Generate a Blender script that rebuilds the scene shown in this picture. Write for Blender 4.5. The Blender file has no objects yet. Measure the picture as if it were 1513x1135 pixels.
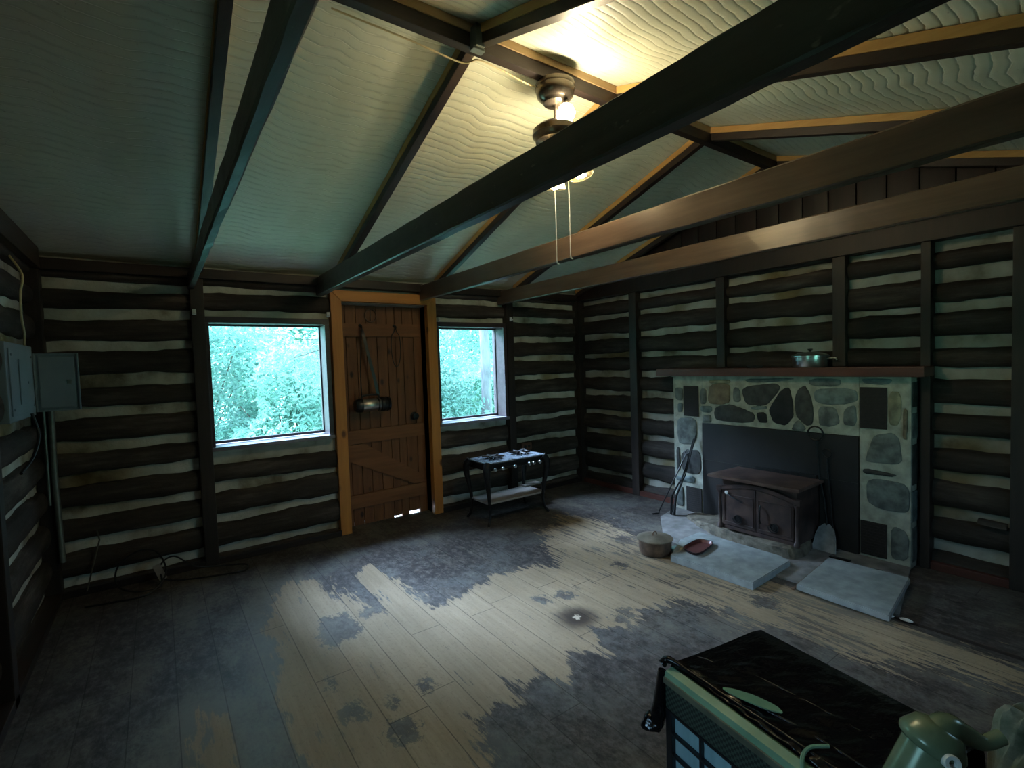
import bpy, bmesh, math, random
import numpy as np
from mathutils import Vector, Matrix
random.seed(7)
C = bpy.context.scene.collection
PI = math.pi

# ------------------------------------------------------------------ camera
D, R, L, YN, RY, RZ = 4.234, 4.017, -0.627, -0.366, 1.934, 2.81   # wall planes, ridge
SL = 0.326                                                        # roof slope
cam_d = bpy.data.cameras.new('camera'); cam = bpy.data.objects.new('camera', cam_d); C.objects.link(cam)
r_ = Vector((0.81141301, -0.58356516, -0.03256732)); u_ = Vector((0.0522403, 0.01691374, 0.9984913)); f_ = Vector((0.5821339, 0.81189016, -0.04420965))
m = Matrix.Identity(4)
for i in range(3):
    m[i][0], m[i][1], m[i][2] = r_[i], u_[i], -f_[i]
m.translation = Vector((0, 0, 1.40871))
cam.matrix_world = m
cam_d.sensor_width = 36; cam_d.lens = 729.98/1513*36; cam_d.clip_start = 0.02
bpy.context.scene.camera = cam

# ------------------------------------------------------------------ world, daylight, exposure
sc = bpy.context.scene
sc.view_settings.view_transform = 'Standard'; sc.view_settings.look = 'None'
sc.view_settings.gamma = 1; sc.view_settings.use_curve_mapping = False
sc.view_settings.exposure = 0.45
w = bpy.data.worlds.new('world'); sc.world = w; w.use_nodes = True
nt = w.node_tree; nt.nodes.clear()
wo = nt.nodes.new('ShaderNodeOutputWorld'); bg = nt.nodes.new('ShaderNodeBackground')
tc = nt.nodes.new('ShaderNodeTexCoord'); sx = nt.nodes.new('ShaderNodeSeparateXYZ'); cr = nt.nodes.new('ShaderNodeValToRGB')
nt.links.new(tc.outputs['Generated'], sx.inputs[0]); nt.links.new(sx.outputs['Z'], cr.inputs[0])
cr.color_ramp.elements[0].position = 0.0; cr.color_ramp.elements[0].color = (0.13, 0.39, 0.31, 1)
cr.color_ramp.elements[1].position = 0.45; cr.color_ramp.elements[1].color = (0.42, 0.68, 1.0, 1)
nt.links.new(cr.outputs[0], bg.inputs[0]); bg.inputs[1].default_value = 10
nt.links.new(bg.outputs[0], wo.inputs[0])
def sun(name, direction, power, angle, col):
    l = bpy.data.lights.new(name, 'SUN'); l.energy = power; l.angle = math.radians(angle); l.color = col
    o = bpy.data.objects.new(name, l); C.objects.link(o)
    o.rotation_euler = Vector(direction).to_track_quat('-Z', 'Y').to_euler(); return o
sun('sky_daylight', (0.66, -1, -1.02), 60, 42, (0.50, 0.68, 1.0))
def portal(name, loc, sx_, sy_, direction):
    l = bpy.data.lights.new(name, 'AREA'); l.shape = 'RECTANGLE'; l.size = sx_; l.size_y = sy_; l.cycles.is_portal = True
    o = bpy.data.objects.new(name, l); C.objects.link(o); o.location = loc
    o.rotation_euler = Vector(direction).to_track_quat('-Z', 'Y').to_euler()
portal('portal', (0.73, D+0.16, 1.32), 0.86, 0.94, (0, -1, 0))
portal('portal', (2.52, D+0.16, 1.32), 0.78, 0.94, (0, -1, 0))
portal('portal', (L-0.17, 0.85, 1.25), 0.8, 0.75, (1, 0, 0))
portal('portal', (2.55, YN-0.17, 1.25), 0.8, 0.75, (0, 1, 0))  # serves the back-wall window added as fill

# ------------------------------------------------------------------ node helpers
class NM:
    def __init__(s, name):
        s.m = bpy.data.materials.new(name); s.m.use_nodes = True; s.t = s.m.node_tree; s.t.nodes.clear()
        s.out = s.n('ShaderNodeOutputMaterial'); s.b = s.n('ShaderNodeBsdfPrincipled'); s.l(s.b.outputs[0], s.out.inputs[0])
        s._co = None
    def n(s, ty, **k):
        x = s.t.nodes.new(ty)
        for a, v in k.items(): setattr(x, a, v)
        return x
    def l(s, a, b): s.t.links.new(a, b)
    def co(s, scale=(1, 1, 1), loc=(0, 0, 0)):
        if s._co is None: s._co = s.n('ShaderNodeTexCoord').outputs['Object']
        mp = s.n('ShaderNodeMapping'); mp.inputs['Scale'].default_value = scale; mp.inputs['Location'].default_value = loc
        s.l(s._co, mp.inputs['Vector']); return mp.outputs[0]
    def noise(s, scale, detail=4, stretch=(1, 1, 1), rough=0.55, loc=(0, 0, 0)):
        x = s.n('ShaderNodeTexNoise'); s.l(s.co(stretch, loc), x.inputs['Vector'])
        x.inputs['Scale'].default_value = scale; x.inputs['Detail'].default_value = detail; x.inputs['Roughness'].default_value = rough
        return x.outputs['Fac']
    def math(s, op, a, b=None, c=None, clamp=False):
        x = s.n('ShaderNodeMath', operation=op); x.use_clamp = clamp
        for i, v in enumerate((a, b, c)):
            if v is None: continue
            if isinstance(v, (int, float)): x.inputs[i].default_value = v
            else: s.l(v, x.inputs[i])
        return x.outputs[0]
    def ramp(s, fac, stops):
        x = s.n('ShaderNodeValToRGB'); e = x.color_ramp.elements
        while len(e) < len(stops): e.new(0.5)
        for q, (p, c) in zip(e, stops):
            q.position = p; q.color = (c[0], c[1], c[2], 1) if not isinstance(c, (int, float)) else (c, c, c, 1)
        s.l(fac, x.inputs[0]); return x.outputs[0]
    def mix(s, fac, a, b, mode='MIX'):
        x = s.n('ShaderNodeMix', data_type='RGBA', blend_type=mode)
        for sk, v in ((x.inputs[0], fac), (x.inputs[6], a), (x.inputs[7], b)):
            if isinstance(v, (int, float)): sk.default_value = v
            elif isinstance(v, tuple): sk.default_value = (*v[:3], 1)
            else: s.l(v, sk)
        return x.outputs[2]
    def step(s, v, lo, hi):
        x = s.n('ShaderNodeMapRange'); x.interpolation_type = 'SMOOTHSTEP'; s.l(v, x.inputs[0])
        for i, q in ((1, lo), (2, hi)):
            if isinstance(q, (int, float)): x.inputs[i].default_value = q
            else: s.l(q, x.inputs[i])
        return x.outputs[0]
    def set(s, col=None, rough=None, metal=None, spec=None):
        for k, v in (('Base Color', col), ('Roughness', rough), ('Metallic', metal), ('Specular IOR Level', spec)):
            if v is None: continue
            if isinstance(v, (int, float)): s.b.inputs[k].default_value = v
            elif isinstance(v, tuple): s.b.inputs[k].default_value = (*v[:3], 1)
            else: s.l(v, s.b.inputs[k])
    def bump(s, h, strength=0.4, dist=0.01):
        x = s.n('ShaderNodeBump'); x.inputs['Strength'].default_value = strength; x.inputs['Distance'].default_value = dist
        s.l(h, x.inputs['Height']); s.l(x.outputs[0], s.b.inputs['Normal'])

def simple(name, c1, c2=None, scale=12, rough=0.6, metal=0.0, stretch=(1, 1, 1), bump=0.0, spec=0.5, lo=0.35, hi=0.65):
    k = NM(name); f = k.noise(scale, 5, stretch)
    k.set(k.ramp(f, [(lo, c1), (hi, c2 or c1)]), rough, metal, spec)
    if bump: k.bump(f, bump, 0.01)
    return k.m

def wood(name, c1, c2, axis, rough=0.55, knots=None, fine=22, spec=0.4, bump=0.3):
    k = NM(name); st = [1, 1, 1]; st[axis] = 0.07
    a = k.noise(fine, 6, tuple(st), 0.65); st2 = [1, 1, 1]; st2[axis] = 0.25
    b = k.noise(4, 3, tuple(st2))
    f = k.math('ADD', k.math('MULTIPLY', a, 0.6), k.math('MULTIPLY', b, 0.4))
    col = k.ramp(f, [(0.36, c1), (0.64, c2)])
    if knots:
        v = k.n('ShaderNodeTexVoronoi'); s3 = [1, 1, 1]; s3[axis] = 0.55; k.l(k.co(tuple(s3), (0.3, 0.1, 0.7)), v.inputs['Vector']); v.inputs['Scale'].default_value = knots[0]
        kk = k.step(v.outputs['Distance'], 0.05, 0.16)
        col = k.mix(kk, knots[1], col)
    k.set(col, rough, 0, spec)
    if bump: k.bump(a, bump, 0.004)
    return k.m

M = {}
def logmat(name, axis, g=1.0):
    k = NM(name); st = [1, 1, 1]; st[axis] = 0.12
    a = k.noise(26, 7, tuple(st), 0.7); st2 = [1, 1, 1]; st2[axis] = 0.4
    b = k.noise(5, 4, tuple(st2)); c = k.noise(60, 3)
    f = k.math('ADD', k.math('MULTIPLY', a, 0.5), k.math('MULTIPLY', b, 0.5))
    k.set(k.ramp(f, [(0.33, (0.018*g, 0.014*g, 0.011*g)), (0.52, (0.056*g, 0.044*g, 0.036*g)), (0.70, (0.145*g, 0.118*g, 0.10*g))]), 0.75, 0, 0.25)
    k.bump(k.math('ADD', a, k.math('MULTIPLY', c, 0.3)), 0.6, 0.012)
    return k.m
M['logx'] = logmat('log_bark_x', 0); M['logy'] = logmat('log_bark_y', 1); M['logr'] = logmat('shaded_log_bark', 1, 0.62)  # right-wall logs: the dim corner's shade is put into a darker colour
def chinkmat(name, g=1.0):
    k = NM(name); a = k.noise(3.2, 5); b = k.noise(40, 4); c = k.noise(1.1, 3, loc=(3, 5, 1))
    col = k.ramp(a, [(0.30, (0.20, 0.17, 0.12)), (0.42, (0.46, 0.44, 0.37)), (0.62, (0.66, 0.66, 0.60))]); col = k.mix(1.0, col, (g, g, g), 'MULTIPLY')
    col = k.mix(k.step(c, 0.52, 0.68), col, (0.50, 0.40, 0.24), 'MULTIPLY')
    k.set(col, 0.9, 0, 0.2); k.bump(b, 0.5, 0.01); return k.m
M['chink'] = chinkmat('chinking_mortar'); M['chinkr'] = chinkmat('shaded_chinking_mortar', 0.6)  # right-wall chinking darkened to stand in for the shade there
M['darkx'] = wood('dark_stained_wood_x', (0.012, 0.008, 0.007), (0.035, 0.023, 0.018), 0, 0.5)
M['darky'] = wood('dark_stained_wood_y', (0.016, 0.010, 0.008), (0.048, 0.031, 0.023), 1, 0.42)
M['darkz'] = wood('dark_stained_wood_z', (0.014, 0.010, 0.008), (0.038, 0.026, 0.021), 2, 0.55)
M['tany'] = wood('bare_batten_wood_y', (0.38, 0.20, 0.06), (0.58, 0.34, 0.11), 1, 0.6)
M['tanx'] = wood('bare_batten_wood_x', (0.30, 0.19, 0.09), (0.44, 0.30, 0.15), 0, 0.6)
M['pinez'] = wood('pine_casing_z', (0.46, 0.17, 0.035), (0.64, 0.27, 0.06), 2, 0.5, (6, (0.13, 0.045, 0.012)))
M['pinex'] = wood('pine_casing_x', (0.46, 0.17, 0.035), (0.64, 0.27, 0.06), 0, 0.5, (6, (0.13, 0.045, 0.012)))
M['doorz'] = wood('door_board_wood', (0.125, 0.046, 0.017), (0.26, 0.105, 0.040), 2, 0.6, (7, (0.03, 0.012, 0.006)))
M['doorx'] = wood('door_rail_wood', (0.16, 0.060, 0.022), (0.30, 0.12, 0.045), 0, 0.6, (7, (0.03, 0.012, 0.006)))
M['frame'] = wood('window_frame_wood', (0.035, 0.024, 0.026), (0.085, 0.062, 0.066), 0, 0.4)
M['sill'] = wood('window_sill_wood', (0.12, 0.11, 0.13), (0.26, 0.24, 0.27), 0, 0.35)
M['mantel'] = wood('mantel_wood', (0.055, 0.018, 0.013), (0.12, 0.040, 0.028), 1, 0.45)
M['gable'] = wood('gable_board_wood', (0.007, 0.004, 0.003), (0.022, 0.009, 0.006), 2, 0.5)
M['iron'] = simple('black_iron', (0.008, 0.008, 0.009), (0.022, 0.02, 0.02), 30, 0.45, 0.5, bump=0.1)
M['panel'] = simple('black_steel_sheet', (0.006, 0.005, 0.005), (0.015, 0.011, 0.010), 5, 0.5, 0.0)
M['vent'] = simple('dark_vent_cloth', (0.012, 0.009, 0.008), (0.022, 0.016, 0.014), 60, 0.8)
M['stove'] = simple('rusted_stove_iron', (0.032, 0.020, 0.019), (0.085, 0.048, 0.040), 9, 0.5, 0.35, bump=0.15)
M['stovetop'] = simple('rusted_stove_top', (0.075, 0.038, 0.032), (0.17, 0.10, 0.08), 7, 0.42, 0.3, bump=0.15)
M['mortar'] = simple('pale_mortar', (0.25, 0.26, 0.215), (0.42, 0.42, 0.35), 14, 0.9, bump=0.6, spec=0.2)
for nm, c in dict(grey=(0.12, 0.135, 0.125), dark=(0.045, 0.045, 0.042), black=(0.014, 0.013, 0.014), blue=(0.13, 0.165, 0.16), brown=(0.15, 0.115, 0.075), tan=(0.21, 0.20, 0.13)).items():
    M['st_'+nm] = simple('fieldstone_'+nm, tuple(x*0.55 for x in c), tuple(x*1.35 for x in c), 16, 0.6, bump=0.5, spec=0.35)
M['concrete'] = simple('hearth_concrete', (0.13, 0.12, 0.11), (0.26, 0.24, 0.225), 9, 0.8, bump=0.4)
M['slab'] = simple('pale_stone_slab', (0.21, 0.225, 0.22), (0.31, 0.325, 0.315), 14, 0.65, bump=0.3, spec=0.3)
M['ledge'] = simple('brown_rubble_stone', (0.05, 0.040, 0.026), (0.17, 0.14, 0.10), 13, 0.85, bump=0.9)
M['alu'] = simple('aluminium', (0.42, 0.44, 0.45), (0.55, 0.57, 0.58), 20, 0.28, 0.95)
M['alud'] = simple('brushed_steel', (0.45, 0.42, 0.38), (0.6, 0.56, 0.5), 30, 0.3, 0.95)
M['bronze'] = simple('bronze_metal', (0.075, 0.06, 0.045), (0.10, 0.08, 0.06), 20, 0.25, 0.85)
M['brass'] = simple('brass', (0.55, 0.40, 0.16), (0.65, 0.5, 0.22), 20, 0.25, 0.95)
M['blk'] = simple('black_plastic', (0.008, 0.008, 0.009), (0.014, 0.014, 0.015), 20, 0.35)
M['cable'] = simple('black_rubber', (0.006, 0.006, 0.007), (0.012, 0.012, 0.012), 20, 0.5)
M['white'] = simple('white_enamel', (0.6, 0.6, 0.57), (0.72, 0.72, 0.7), 20, 0.35)
M['cream'] = simple('cream_cable', (0.55, 0.46, 0.25), (0.62, 0.52, 0.3), 20, 0.5)
M['box'] = simple('grey_enamelled_steel', (0.20, 0.26, 0.30), (0.25, 0.32, 0.37), 5, 0.4, 0.1)
M['conduit'] = simple('galvanised_conduit', (0.16, 0.19, 0.18), (0.26, 0.29, 0.27), 10, 0.45, 0.6)
M['rust'] = simple('rusty_iron', (0.075, 0.045, 0.030), (0.19, 0.115, 0.075), 14, 0.65, 0.2, bump=0.3)
M['lidrust'] = simple('dusty_iron_lid', (0.15, 0.12, 0.085), (0.26, 0.22, 0.16), 10, 0.6, 0.2, bump=0.2)
M['redpan'] = simple('dark_red_enamel', (0.085, 0.022, 0.018), (0.15, 0.045, 0.038), 9, 0.35, 0.1)
M['ash'] = simple('ash_dusted_steel', (0.16, 0.16, 0.16), (0.30, 0.29, 0.29), 12, 0.6, 0.3)
M['copper'] = simple('brown_bakelite', (0.10, 0.045, 0.025), (0.16, 0.075, 0.045), 12, 0.45)
M['greenp'] = simple('dull_green_tin', (0.05, 0.10, 0.075), (0.09, 0.15, 0.11), 12, 0.5)
M['bark'] = simple('pale_tree_bark', (0.10, 0.095, 0.10), (0.22, 0.21, 0.215), 9, 0.9, stretch=(1, 1, 0.3), bump=0.7)
M['twig'] = simple('dark_twig_bark', (0.06, 0.055, 0.045), (0.11, 0.1, 0.08), 9, 0.9)
M['groundf'] = simple('leafy_forest_ground', (0.10, 0.28, 0.15), (0.24, 0.42, 0.24), 3, 0.95)
M['ground'] = simple('forest_ground', (0.03, 0.10, 0.04), (0.07, 0.17, 0.07), 3, 0.95)
M['shelf'] = wood('grey_weathered_board', (0.22, 0.19, 0.17), (0.40, 0.36, 0.33), 0, 0.5)
M['acgreen'] = simple('pale_green_plastic', (0.14, 0.27, 0.17), (0.22, 0.37, 0.24), 6, 0.35)
M['acbrown'] = simple('tarnished_trim', (0.07, 0.075, 0.05), (0.14, 0.135, 0.09), 16, 0.5)
M['acpane'] = simple('pale_blue_panel', (0.20, 0.36, 0.38), (0.34, 0.52, 0.54), 12, 0.45, stretch=(1, 1, 0.15))
M['pumpg'] = simple('pale_green_glaze', (0.10, 0.14, 0.085), (0.20, 0.24, 0.15), 9, 0.25, 0.1, bump=0.08)
M['sack'] = simple('mottled_grey_green_canvas', (0.07, 0.10, 0.06), (0.26, 0.27, 0.22), 14, 0.85, bump=0.8)

def ceilmat(name, sgn):
    k = NM(name)
    co = k.co(); s = k.n('ShaderNodeSeparateXYZ'); k.l(co, s.inputs[0])
    n1 = k.noise(2.4, 1, (1, 0.10, 0.0), 0.4); n2 = k.noise(6.5, 1, (1, 0.25, 0.0)); n3 = k.noise(28, 2, (1, 0.6, 0.0))
    v = k.math('MULTIPLY', s.outputs['Y'], 1/0.047)
    v = k.math('ADD', v, k.math('MULTIPLY', n1, 3.2)); v = k.math('ADD', v, k.math('MULTIPLY', n2, 1.0)); v = k.math('ADD', v, k.math('MULTIPLY', n3, 0.22))
    fr = k.math('FRACT', v)
    d = k.math('ABSOLUTE', k.math('SUBTRACT', fr, 0.5))                 # 0.5 at the seam
    puff = k.math('SUBTRACT', 1.0, k.math('POWER', k.math('MULTIPLY', d, 2), 4))
    line = k.step(d, 0.43, 0.485)
    line = k.math('MULTIPLY', line, k.step(k.noise(9, 2, (1, 1, 1), loc=(9, 2, 4)), 0.38, 0.55))
    base = k.ramp(k.noise(2.2, 4, (1, 0.4, 1)), [(0.3, (0.60, 0.61, 0.46)), (0.7, (0.74, 0.75, 0.60))])
    speck = k.step(k.noise(70, 2, loc=(1, 2, 3)), 0.70, 0.74)
    base = k.mix(k.math('MULTIPLY', speck, 0.35), base, (0.15, 0.12, 0.08))
    seam_shade = k.step(d, 0.30, 0.43); base = k.mix(k.math('MULTIPLY', seam_shade, 0.22), base, (0.33, 0.34, 0.24))  # shade beside each seam crease put into the colour
    k.set(k.mix(k.math('MULTIPLY', line, 0.8), base, (0.90, 0.90, 0.76)), 0.5, 0, 0.4)
    k.bump(k.math('ADD', puff, k.math('MULTIPLY', k.noise(4, 2), 0.3)), 0.40, 0.007)
    return k.m
M['ceil'] = ceilmat('quilted_panel', 1)

def plastic_bag():
    k = NM('black_plastic_sheet'); a = k.noise(5, 5, (1, 2.2, 1), 0.6); b = k.noise(26, 3)
    k.set((0.0025, 0.0025, 0.004), 0.18, 0, 0.4); k.bump(k.math('ADD', a, k.math('MULTIPLY', b, 0.06)), 0.35, 0.03); return k.m
M['bag'] = plastic_bag()
def meshcloth():
    k = NM('woven_speaker_mesh'); v = k.n('ShaderNodeTexChecker'); k.l(k.co((1, 1, 1)), v.inputs['Vector']); v.inputs['Scale'].default_value = 110
    k.set(k.mix(v.outputs['Fac'], (0.05, 0.075, 0.055), (0.008, 0.012, 0.01)), 0.55); return k.m
M['mesh'] = meshcloth()
def emis(name, col, st):
    k = NM(name); k.set((0.8, 0.8, 0.8), 0.4); k.b.inputs['Emission Color'].default_value = (*col, 1); k.b.inputs['Emission Strength'].default_value = st; return k.m
M['bulb_up'] = emis('lit_bulb_bright', (1.0, 0.86, 0.58), 200)
M['bulb'] = emis('lit_bulb', (1.0, 0.84, 0.55), 110)
def glassm(name, tint, amt, rough=0.02):
    k = NM(name); k.t.nodes.remove(k.b); tr = k.n('ShaderNodeBsdfTransparent'); tr.inputs[0].default_value = (*tint, 1)
    gl = k.n('ShaderNodeBsdfGlossy'); gl.inputs['Roughness'].default_value = rough
    fr = k.n('ShaderNodeFresnel'); fr.inputs[0].default_value = 1.45; mx = k.n('ShaderNodeMixShader')
    k.l(k.math('MULTIPLY', fr.outputs[0], amt), mx.inputs[0]); k.l(tr.outputs[0], mx.inputs[1]); k.l(gl.outputs[0], mx.inputs[2]); k.l(mx.outputs[0], k.out.inputs[0])
    return k.m
M['glass'] = glassm('window_glass', (0.93, 0.97, 0.96), 0.5)
def shadem():
    k = NM('frosted_lamp_glass'); k.t.nodes.remove(k.b); tr = k.n('ShaderNodeBsdfTransparent'); tr.inputs[0].default_value = (0.9, 0.85, 0.7, 1)
    tl = k.n('ShaderNodeBsdfTranslucent'); tl.inputs[0].default_value = (0.9, 0.82, 0.62, 1); gl = k.n('ShaderNodeBsdfGlossy'); gl.inputs['Roughness'].default_value = 0.1
    m1 = k.n('ShaderNodeMixShader'); m2 = k.n('ShaderNodeMixShader'); m1.inputs[0].default_value = 0.45; m2.inputs[0].default_value = 0.12
    k.l(tr.outputs[0], m1.inputs[1]); k.l(tl.outputs[0], m1.inputs[2]); k.l(m1.outputs[0], m2.inputs[1]); k.l(gl.outputs[0], m2.inputs[2]); k.l(m2.outputs[0], k.out.inputs[0]); return k.m
M['shade'] = shadem()
def leafm(name, c1, c2):
    k = NM(name); k.t.nodes.remove(k.b); col = k.ramp(k.noise(2.2, 4), [(0.36, c1), (0.64, c2)])
    a = k.n('ShaderNodeBsdfDiffuse'); b = k.n('ShaderNodeBsdfTranslucent'); mx = k.n('ShaderNodeMixShader'); mx.inputs[0].default_value = 0.55
    k.l(col, a.inputs[0]); k.l(col, b.inputs[0]); k.l(a.outputs[0], mx.inputs[1]); k.l(b.outputs[0], mx.inputs[2]); k.l(mx.outputs[0], k.out.inputs[0]); return k.m
M['leafA'] = leafm('leaf_bright', (0.17, 0.33, 0.27), (0.38, 0.56, 0.48))
M['leafB'] = leafm('leaf_mid', (0.12, 0.25, 0.21), (0.29, 0.44, 0.38))
M['leafC'] = leafm('leaf_pale', (0.27, 0.46, 0.38), (0.62, 0.78, 0.68))

# ------------------------------------------------------------------ mesh helpers
def obj(name, bm, mats, parent=None, smooth=False, loc=None):
    me = bpy.data.meshes.new(name)
    if isinstance(bm, bmesh.types.BMesh):
        bmesh.ops.recalc_face_normals(bm, faces=bm.faces); bm.to_mesh(me); bm.free()
    else:
        me.from_pydata(bm[0], [], bm[1]); me.update()
    for q in (mats if isinstance(mats, (list, tuple)) else [mats]): me.materials.append(q)
    if smooth:
        for p in me.polygons: p.use_smooth = True
        try: me.set_sharp_from_angle(angle=math.radians(42))
        except Exception: pass
    o = bpy.data.objects.new(name, me); C.objects.link(o)
    if parent: o.parent = parent
    if loc: o.location = loc
    return o
def tag(o, label, cat, group=None):
    o['label'] = label; o['category'] = cat
    if group: o['group'] = group
    return o
def struct(o): o['kind'] = 'structure'; return o
def thing(name, label, cat, loc=(0, 0, 0), rz=0, group=None):
    o = bpy.data.objects.new(name, None); C.objects.link(o); o.location = loc; o.rotation_euler = (0, 0, rz); o.empty_display_size = 0.1
    return tag(o, label, cat, group)
def bx(bm, x0, x1, y0, y1, z0, z1, bev=0.0, mi=0, mat=None):
    vs = [bm.verts.new((x, y, z)) for x in (x0, x1) for y in (y0, y1) for z in (z0, z1)]
    F = [(0, 1, 3, 2), (4, 6, 7, 5), (0, 4, 5, 1), (2, 3, 7, 6), (0, 2, 6, 4), (1, 5, 7, 3)]
    fs = [bm.faces.new([vs[i] for i in f]) for f in F]
    for f in fs: f.material_index = mi
    if mat is not None: bmesh.ops.transform(bm, matrix=mat, verts=vs)
    if bev:
        es = list({e for f in fs for e in f.edges}); bmesh.ops.recalc_face_normals(bm, faces=fs)
        r = bmesh.ops.bevel(bm, geom=es, offset=bev, segments=2, affect='EDGES', profile=0.7)
        for f in r['faces']: f.material_index = mi
    return bm
def nb(): return bmesh.new()
def tube(bm, pts, rad, seg=8, mi=0, closed=False, sq=None):
    pts = [Vector(p) for p in pts]; n = len(pts); rings = []
    rads = rad if isinstance(rad, (list, tuple)) else [rad]*n
    ref = None
    for i, p in enumerate(pts):
        if closed: t = (pts[(i+1) % n]-pts[i-1])
        else: t = (pts[min(i+1, n-1)]-pts[max(i-1, 0)])
        t.normalize()
        if ref is None:
            ref = Vector((0, 0, 1)) if abs(t.z) < 0.9 else Vector((1, 0, 0))
        a = t.cross(ref)
        if a.length < 1e-4: a = t.cross(Vector((0.3, 1, 0.2)))
        a.normalize(); b = a.cross(t).normalized(); ref = b
        rings.append([bm.verts.new(p+(a*math.cos(2*PI*k/seg)+b*math.sin(2*PI*k/seg))*rads[i]) for k in range(seg)])
    for i in range(n if closed else n-1):
        A, B = rings[i], rings[(i+1) % n]
        for k in range(seg):
            f = bm.faces.new((A[k], A[(k+1) % seg], B[(k+1) % seg], B[k])); f.material_index = mi
    if not closed:
        for rr in (rings[0][::-1], rings[-1]):
            f = bm.faces.new(rr); f.material_index = mi
    return bm
def lathe(bm, prof, c=(0, 0, 0), seg=28, mi=0, mat=None):
    rings = []; new = []
    for r, z in prof:
        if r < 1e-5: rings.append([bm.verts.new((c[0], c[1], c[2]+z))])
        else: rings.append([bm.verts.new((c[0]+r*math.cos(2*PI*k/seg), c[1]+r*math.sin(2*PI*k/seg), c[2]+z)) for k in range(seg)])
        new += rings[-1]
    for A, B in zip(rings, rings[1:]):
        for k in range(seg):
            k2 = (k+1) % seg
            if len(A) == 1 and len(B) == 1: continue
            if len(A) == 1: f = bm.faces.new((A[0], B[k], B[k2]))
            elif len(B) == 1: f = bm.faces.new((A[k], B[0], A[k2]))
            else: f = bm.faces.new((A[k], B[k], B[k2], A[k2]))
            f.material_index = mi
    if mat is not None: bmesh.ops.transform(bm, matrix=mat, verts=new)
    return bm
def prism(bm, poly, fn, d0, d1, mi=0, bev=0.0):
    """poly 2D -> fn(a,b,d) 3D, extruded between d0 and d1"""
    n = len(poly)
    A = [bm.verts.new(fn(a, b, d0)) for a, b in poly]; B = [bm.verts.new(fn(a, b, d1)) for a, b in poly]
    fs = [bm.faces.new(A), bm.faces.new(B[::-1])]
    for i in range(n): fs.append(bm.faces.new((A[i], B[i], B[(i+1) % n], A[(i+1) % n])))
    for f in fs: f.material_index = mi
    if bev:
        bmesh.ops.recalc_face_normals(bm, faces=fs)
        r = bmesh.ops.bevel(bm, geom=list(fs[1].edges)+list(fs[0].edges), offset=bev, segments=2, affect='EDGES')
        for f in r['faces']: f.material_index = mi
    return bm
def curve_pts(ctrl, n=8):
    """Catmull-Rom through control points"""
    P = [Vector(p) for p in ctrl]; P = [P[0]*2-P[1]]+P+[P[-1]*2-P[-2]]; out = []
    for i in range(1, len(P)-2):
        for k in range(n):
            t = k/n; a, b, c, d = P[i-1], P[i], P[i+1], P[i+2]
            out.append(0.5*((2*b)+(c-a)*t+(2*a-5*b+4*c-d)*t*t+(3*b-a-3*c+d)*t**3))
    out.append(P[-2]); return out

# ------------------------------------------------------------------ floor
NX, NY = 250, 245
xs = np.linspace(L-0.15, R+0.1, NX); ys = np.linspace(YN-0.1, D+0.12, NY)
X, Y = np.meshgrid(xs, ys, indexing='ij')
def sdist(poly):
    P = np.array(poly); d = np.full(X.shape, 9.0); ins = np.zeros(X.shape, bool)
    for i in range(len(P)):
        a, b = P[i], P[(i+1) % len(P)]; e = b-a; L2 = e@e
        t = np.clip(((X-a[0])*e[0]+(Y-a[1])*e[1])/L2, 0, 1)
        d = np.minimum(d, np.hypot(X-a[0]-t*e[0], Y-a[1]-t*e[1]))
        c = ((a[1] > Y) != (b[1] > Y)) & (X < (b[0]-a[0])*(Y-a[1])/(b[1]-a[1]+1e-12)+a[0]); ins ^= c
    return np.where(ins, d, -d)
WEAR = [(0.49, 3.16), (0.71, 3.58), (0.84, 3.4), (0.86, 3.08), (0.96, 2.72), (1.09, 2.89), (1.04, 3.3), (1.14, 3.39), (1.21, 2.9), (1.22, 2.56), (1.46, 2.58), (1.76, 2.7), (2.09, 2.71), (2.2, 2.54), (2.47, 3.1), (2.99, 3.35), (3.13, 2.98), (3.0, 2.44), (3.1, 1.98), (3.1, 1.63), (3.07, 1.37), (3.04, 0.9), (3.0, 0.41), (3.0, -0.2), (2.8, -0.2), (2.78, 0.39), (2.77, 0.63), (2.6, 0.83), (2.61, 1.04), (2.45, 1.38), (2.44, 1.61), (2.33, 1.78), (2.13, 1.77), (1.92, 1.64), (1.91, 1.76), (1.77, 1.8), (1.67, 1.65), (1.56, 1.73), (1.41, 1.63), (1.35, 1.77), (1.2, 1.68), (1.17, 1.82), (1.14, 1.67), (0.95, 1.67), (0.88, 1.45), (0.79, 1.3), (0.77, 1.2), (0.75, 1.1), (0.6, 1.0), (0.42, 1.2), (0.39, 1.8), (0.39, 2.11), (0.41, 2.42)]
wear = sdist(WEAR)
wear = np.maximum(wear, sdist([(0.08, 2.35), (0.18, 2.32), (0.2, 1.5), (0.0, 1.5)])*0.8)
dark = sdist([(0.66, 2.87), (0.81, 2.85), (0.84, 2.72), (0.84, 2.59), (0.67, 2.52), (0.61, 2.58)])
for sx0, sy0, rr in [(0.55, 2.24, .03), (0.58, 2.0, .05), (0.88, 1.96, .035), (0.73, 1.94, .025), (0.92, 2.76, .05), (1.78, 2.25, .045), (1.92, 2.2, .05), (2.04, 1.84, .05), (1.96, 1.81, .04), (0.71, 2.69, .05), (2.73, 1.42, .07), (2.48, 1.48, .05), (0.7, 1.78, .06), (1.35, 3.0, .05), (2.9, 2.6, .06), (2.5, 2.3, .05)]:
    dark = np.maximum(dark, rr-np.hypot(X-sx0, (Y-sy0)*0.8))
burn = np.hypot(X-1.80, Y-1.97)
V = np.stack([X, Y, np.zeros_like(X)], -1).reshape(-1, 3)
idx = np.arange(NX*NY).reshape(NX, NY)
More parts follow.
